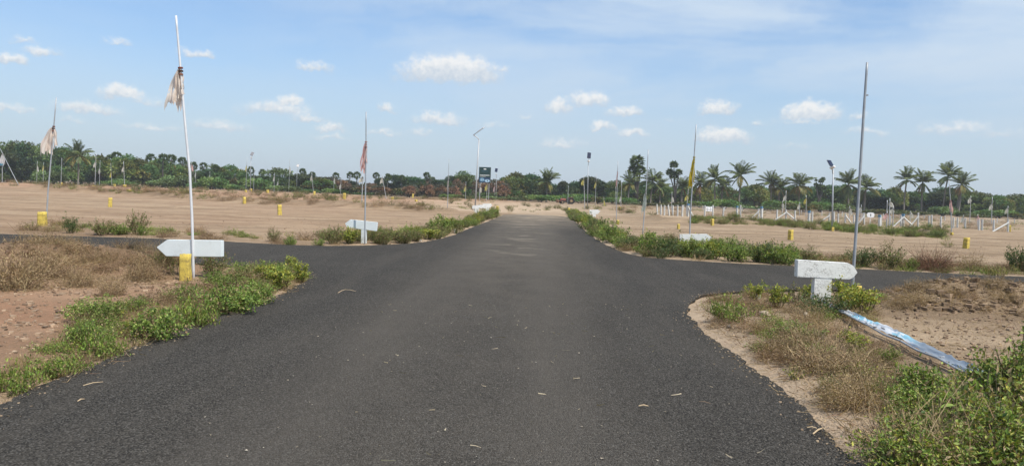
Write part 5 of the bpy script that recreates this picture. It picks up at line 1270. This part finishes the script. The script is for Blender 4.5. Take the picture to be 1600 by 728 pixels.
def oval_sign():
    Yd = 66.; x, z_ = P3(1360.5, 336, Yd)[0], P3(1360.5, 336, Yd)[2]; gz = hz1(x, Yd); t = thing('plot_sign', 'white rounded plot board on a short stake by the fence', 'sign', (x, Yd, gz)); rx = 5.6*Yd/FPX; rz_ = 3.8*Yd/FPX
    bm = bmesh.new(); vs = [bm.verts.new((rx*math.copysign(abs(math.cos(a))**.6, math.cos(a)), 0, rz_*math.copysign(abs(math.sin(a))**.6, math.sin(a)))) for a in np.linspace(0, 2*math.pi, 28, endpoint=False)]
    f = bm.faces.new(vs); r = bmesh.ops.extrude_face_region(bm, geom=[f]); bmesh.ops.translate(bm, vec=(0, .03, 0), verts=[v for v in r['geom'] if isinstance(v, bmesh.types.BMVert)]); bmesh.ops.recalc_face_normals(bm, faces=bm.faces)
    b = ob('board', bm_mesh('board', bm, M_LAMPWHITE), t, (0, 0, z_-gz)); box_part('stake', t, (0, .05, (z_-gz)/2-.1), (.06, .04, z_-gz+.3), M_POST)
    box_part('print_mark', b, (0, -.008, 0), (.06, .01, .2), mat_plain('print_black', (.03,.03,.03), .6))
oval_sign()

# ================================================================== fallen banner
def fallen_banner():
    mt, N, b = newmat('banner_print'); o = N.n('ShaderNodeTexCoord').outputs['Object']; ox, oy, oz = N.sep(o)
    s = N.noise(N.mapping(o, scale=(7., .9, 1.)), 1.4, 2, .5, .3); k2 = N.noise(N.mapping(o, scale=(14., 6., 1.)), 1.6, 2, .5)
    c = N.mix(N.mapr(s, .50, .53), (.66,.68,.70,1), (.24,.50,.62,1)); c = N.mix(N.mapr(s, .40, .38), c, (.02,.02,.025,1)); c = N.mix(N.math('MULTIPLY', N.mapr(k2, .56, .60), N.mapr(s, .5, .53)), c, (.66,.72,.74,1))
    metal = N.mapr(oy, -.5, -.9, 0., 1.); c = N.mix(metal, c, (.34,.38,.42,1)); N.put(b.inputs['Base Color'], c); b.inputs['Roughness'].default_value = .35; N.put(b.inputs['Metallic'], N.math('MULTIPLY', metal, .4))
    A = np.array(G(1290, 486)); B = np.array(G(1552, 610)); ctr = (A+B)/2; z0 = hz1(*ctr); t = thing('fallen_banner', 'long crumpled blue and white banner lying fallen on the right verge', 'banner', (ctr[0], ctr[1], z0)); ax = (A-B); L = np.linalg.norm(ax); ax /= L; sd_ = np.array([ax[1], -ax[0]]); rot = math.atan2(-ax[0], ax[1])
    n = 60; m_ = 7; rng = np.random.default_rng(4); V = []
    for i in range(n+1):
        u_ = i/n; q = B+(A-B)*u_; wd = .072*(1+.12*math.sin(u_*40)*math.sin(u_*17))*(.15+.85*math.sin(min(1, (1-u_)*3.2+.05)*1.57)); zb = hz1(*q)+.085+.04*math.sin(u_*3.14)
        for j in range(m_):
            v_ = j/(m_-1)-.5; V.append(((v_*wd+.006*math.sin(u_*23+j)), (u_-.5)*L, zb-z0+.05*v_+.005*math.sin(u_*31+v_*9)+.006*rng.normal()))
    Fq = [[i*m_+j, i*m_+j+1, (i+1)*m_+j+1, (i+1)*m_+j] for i in range(n) for j in range(m_-1)]; s_ = ob('banner_sheet', mesh_q('banner_sheet', np.array(V), np.array(Fq), None, None, (mt,), True), t, None, (0, 0, rot))
    for s2, r in ((-.055, .013), (.04, .011)):
        mb = MB(); mb.tube([(s2*(.5+.8*(1-k/10)), (k/10-.5)*L, V[(k*6)*m_][2]-.015+.02*math.sin(k)) for k in range(11)], r, 8); ob('frame_pipe', mb.mesh('frame_pipe', M_STEEL, True), t, None, (0, 0, rot))
    for k in (12, 34, 50):
        mb = MB(); q = V[k*m_+3]; mb.tube([(q[0]-.06, q[1], q[2]-.015), (q[0]+.05, q[1], q[2]-.005)], .010, 6); ob('cross_bar', mb.mesh('cross_bar', M_STEEL, True), t, None, (0, 0, rot))
fallen_banner()

# ================================================================== small things lying about
def pipe_on_berm():
    a, b = G(469, 318.5), G(502, 321); za, zb = hz1(*a)+.10, hz1(*b)+.10; t = thing('drain_pipe', 'grey-white pipe lying on the low berm left of the pink-flag pole', 'pipe', (a[0], a[1], za)); n_ = 8
    pts = [np.array([a[0]+(b[0]-a[0])*u_, a[1]+(b[1]-a[1])*u_, max(hz1(a[0]+(b[0]-a[0])*u_, a[1]+(b[1]-a[1])*u_)+.05, za+(zb-za)*u_)])-[a[0], a[1], za] for u_ in np.linspace(0, 1, n_)]
    mb = MB(); mb.tube(pts, .13, 10); ob('pipe', mb.mesh('pipe', M_POST, True), t); mb = MB(); mb.tube(pts[:2], .16, 10); ob('collar', mb.mesh('collar', M_POST, True), t)
pipe_on_berm()
def rock(px, py, wpx, hpx, label, col, seed, name='stone', cat='stone'):
    x, y_ = Gt(px, py); s = y_/FPX; bm = bmesh.new(); bmesh.ops.create_icosphere(bm, subdivisions=2, radius=.5); rng = np.random.default_rng(seed)
    for v in bm.verts:
        n_ = fbm(np.array([v.co.x*3+seed]), np.array([v.co.y*3+v.co.z*4]), seed, 2)[0]; v.co *= (.7+.6*n_)
    bmesh.ops.scale(bm, vec=(wpx*s, wpx*s*.8, hpx*s*1.2), verts=bm.verts); o = ob(name, bm_mesh(name, bm, mat_plain('rock_'+str(seed), col, .9, 0., .2, 9., .3)), None, (x, y_, hz1(x, y_)+hpx*s*.35), (0, 0, rng.random()*6)); tag(o, label, cat)
rock(1185, 468, 7, 9, 'small white stone among yellow-green plants left of the T sign', (.62,.60,.55), 1)
rock(1139, 512, 9, 5, 'dark flat pebble on the pale sand below the isolated weed', (.10,.09,.08), 2)
rock(1259, 494, 9, 7, 'pale stone in the weeds below the T-shaped sign', (.55,.48,.40), 3)
rock(1195, 494, 20, 9, 'buff earth clod right of the isolated low weed', (.42,.34,.25), 4)
rock(211, 546, 14, 6, 'dark clod lying in weeds on the left verge', (.12,.10,.08), 5)
rock(657, 377, 4, 4, 'white lump of litter at the far left road corner', (.7,.68,.64), 6)
rock(711, 363, 4, 6, 'white scrap standing at the verge below the big green bush', (.7,.7,.68), 7)
def twig(px, py, segs, label, r=.006, col=(.50,.38,.24)):
    x, y_ = Gt(px, py); t = ob('dry_twig', None); mb = MB()
    for a, b in segs:
        p = np.array([*G(*a), .012]); q = np.array([*G(*b), .016]); mb.tube([p-[x, y_, 0], (p+q)/2-[x, y_, -.008], q-[x, y_, 0]], [r*.6, r*.66, r*.4], 5, col)
    bpy.data.objects.remove(t); o = ob('dry_twig', mb.mesh('dry_twig', M_STEM), None, (x, y_, .004)); tag(o, label, 'twig')
twig(1272, 674, [((1261,671),(1276,673)),((1270,681),(1286,672)),((1284,672),(1290,676))], 'broken pale twigs lying on the asphalt near bottom right', .008)
twig(145, 603, [((130,605),(161,600))], 'straight pale stalk lying on asphalt at lower left', .005)
twig(127, 628, [((121,630),(132,627))], 'short pale stalk on asphalt below the straight stalk', .006)
twig(543, 456, [((528,459),(540,454)),((540,454),(556,457))], 'curled dry stalk on asphalt left of centre', .007)
twig(1005, 638, [((998,637),(1013,638))], 'pale leaf stalk on the asphalt right of centre', .009)
twig(1101, 632, [((1092,630),(1110,634))], 'thin brown twig on the asphalt near the right verge', .004, (.28,.2,.13))
def flat_leaves():
    rng = np.random.default_rng(15); pts, _ = scatter_pts([(60,728),(560,470),(1060,480),(1320,728)], 300, 16, None); pts = pts[road_sd(pts[:, 0], pts[:, 1]) < -.1]; n = len(pts); mb = MB(); a = rng.random(n)*6.28; L = .008+.022*rng.random(n)**2.5
    D_ = np.stack([np.cos(a), np.sin(a), np.zeros(n)], 1); S_ = np.stack([-np.sin(a), np.cos(a), np.zeros(n)], 1); P = np.column_stack([pts, np.full(n, .006)]); w_ = (L*(.25+.3*rng.random(n)))[:, None]; L = L[:, None]; up = np.array([0, 0, .006])
    mb.add(np.stack([P, P+D_*L*.5+S_*w_+up, P+D_*L, P+D_*L*.5-S_*w_+up*.5], 1).reshape(-1, 3), np.arange(4*n).reshape(n, 4), np.repeat(pick(rng, [(.34,.29,.22),(.27,.23,.17),(.20,.17,.13),(.42,.38,.31)], n), 4, 0))
    o = ob('asphalt_chaff', mb.mesh('asphalt_chaff', M_STEM)); o['kind'] = 'stuff'; tag(o, 'pale chaff and leaf bits strewn over the asphalt', 'litter')
flat_leaves()
def clods(name, label, poly, n, s0, s1, seed, pal, minsd=.1):
    pts, rng = scatter_pts(poly, n, seed, minsd); z = hz(pts[:, 0], pts[:, 1]); n = len(pts); mb = MB(); base = np.array([[sx_*.5, sy_*.5, sz_*.5] for sz_ in (-1,1) for sy_ in (-1,1) for sx_ in (-1,1)])
    Fq = np.array([[0,2,3,1],[4,5,7,6],[0,1,5,4],[2,6,7,3],[0,4,6,2],[1,3,7,5]]); C_ = pick(rng, pal, n)
    for i in range(n):
        s = s0+(s1-s0)*rng.random()**3; V = (base*(.6+.6*rng.random((8, 3))))*[s, s*(.6+.5*rng.random()), s*.6]; mb.add(V @ rotz(rng.random()*6.28).T+[pts[i, 0], pts[i, 1], z[i]+s*.12], Fq, C_[i])
    o = ob(name, mb.mesh(name, M_STEM)); o['kind'] = 'stuff'; tag(o, label, 'clods')
SOIL = [(.31,.215,.14),(.26,.18,.12),(.36,.265,.18),(.22,.155,.105)]
clods('soil_clods', 'loose clods and pebbles over the bare red soil at left', [(0,560),(0,436),(280,436),(300,460),(150,490),(60,548)], 1100, .012, .07, 41, SOIL)
clods('verge_pebbles', 'grit and small clods on the sandy right verge', RN, 900, .008, .045, 42, SOIL, .02)
clods('plot_clods', 'loose clods on bare soil right of the fallen banner', [(1380,470),(1600,470),(1600,600),(1440,570)], 900, .012, .06, 43, SOIL)
clods('mound_clods', 'brown lumps of earth heaped on the right-hand mound', RM, 700, .02, .13, 46, [(.20,.14,.09),(.26,.185,.12),(.15,.105,.068)])
clods('left_mound_clods', 'brown lumps of earth under the left dry brush', LB, 500, .02, .12, 47, [(.22,.14,.09),(.28,.185,.12),(.15,.10,.065)])
clods('left_edge_grit', 'grit and crumbs along the left asphalt edge', LV, 700, .008, .035, 44, SOIL, .0)
clods('far_plot_clods', 'clods dotted over the plots beyond the side roads', [(100,350),(60,335),(800,345),(1600,380),(1600,415),(1000,372),(950,352),(740,345),(690,352),(480,372)], 500, .015, .07, 45, SOIL, .5)
def edge_grit():
    rng = np.random.default_rng(61); k = rng.integers(0, len(D), 60000); p = D[k]; d = np.hypot(p[:, 0], p[:, 1]); p = p[(d < 26) & (p[:, 1] > 2)][:5200]; n = len(p)
    th = rng.random(n)*6.28; r = np.abs(rng.normal(0, .13, n))+.01; q = p+np.stack([np.cos(th)*r, np.sin(th)*r], 1); s_ = road_sd(q[:, 0], q[:, 1]); q = q[(s_ < .02) & (s_ > -.6)]; n = len(q); mb = MB()
    base = np.array([[sx_*.5, sy_*.5, sz_*.5] for sz_ in (-1,1) for sy_ in (-1,1) for sx_ in (-1,1)]); Fq = np.array([[0,2,3,1],[4,5,7,6],[0,1,5,4],[2,6,7,3],[0,4,6,2],[1,3,7,5]]); S = .004+.015*rng.random(n)**3; B = base[None]*(.5+.8*rng.random((n, 8, 3)))*S[:, None, None]*np.array([1, 1, .55])
    V = B+np.column_stack([q, S*.2])[:, None, :]; F_ = (np.arange(n)[:, None, None]*8+Fq[None]).reshape(-1, 4); mb.add(V.reshape(-1, 3), F_, np.repeat(pick(rng, [(.34,.25,.165),(.28,.205,.135),(.40,.31,.21),(.2,.16,.11)], n), 8, 0))
    o = ob('edge_grit', mb.mesh('edge_grit', M_STEM)); o['kind'] = 'stuff'; tag(o, 'sand grains and grit spilled over the asphalt edges', 'grit')
edge_grit()
straw('edge_straw', 'dead stalks strewn along the right asphalt edge', [(1076,500),(1120,505),(1240,600),(1360,715),(1330,725),(1210,612),(1120,540)], 260, .09, 62, TAN+BROWN, .06, .005, None, .05)
straw('left_edge_straw', 'dead stalks strewn along the left asphalt edge', [(60,618),(200,562),(330,505),(480,450),(470,440),(300,500),(150,560)], 260, .09, 63, TAN+RUST, .06, .005, None, .05)
# the air: a thin dry-season haze over the whole plain
def haze():
    bm = bmesh.new(); bmesh.ops.create_cube(bm, size=1.); lo = np.array([-6500., -60., -1.6]); hi = np.array([6500., 5600., 32.])
    for v in bm.verts: v.co = [(lo[i]+hi[i])/2+v.co[i]*(hi[i]-lo[i]) for i in range(3)]
    mt = bpy.data.materials.new('haze'); mt.use_nodes = True; t = mt.node_tree; t.nodes.clear(); o_ = t.nodes.new('ShaderNodeOutputMaterial'); pv = t.nodes.new('ShaderNodeVolumePrincipled')
    pv.inputs['Color'].default_value = (.90, .93, .97, 1); pv.inputs['Density'].default_value = .00032; pv.inputs['Anisotropy'].default_value = .2; t.links.new(pv.outputs[0], o_.inputs['Volume'])
    o = ob('haze', bm_mesh('haze', bm, mt)); o['kind'] = 'stuff'; tag(o, 'thin pale haze lying over the whole plain', 'haze')
haze()
seen = {}
for o in bpy.data.objects:
    l = o.get('label')
    if l and o.parent is None:
        if l in seen: print('DUPLABEL', l)
        seen[l] = 1
        if not 4 <= len(l.split()) <= 16: print('LABELLEN', l)
bpy.context.view_layer.update()
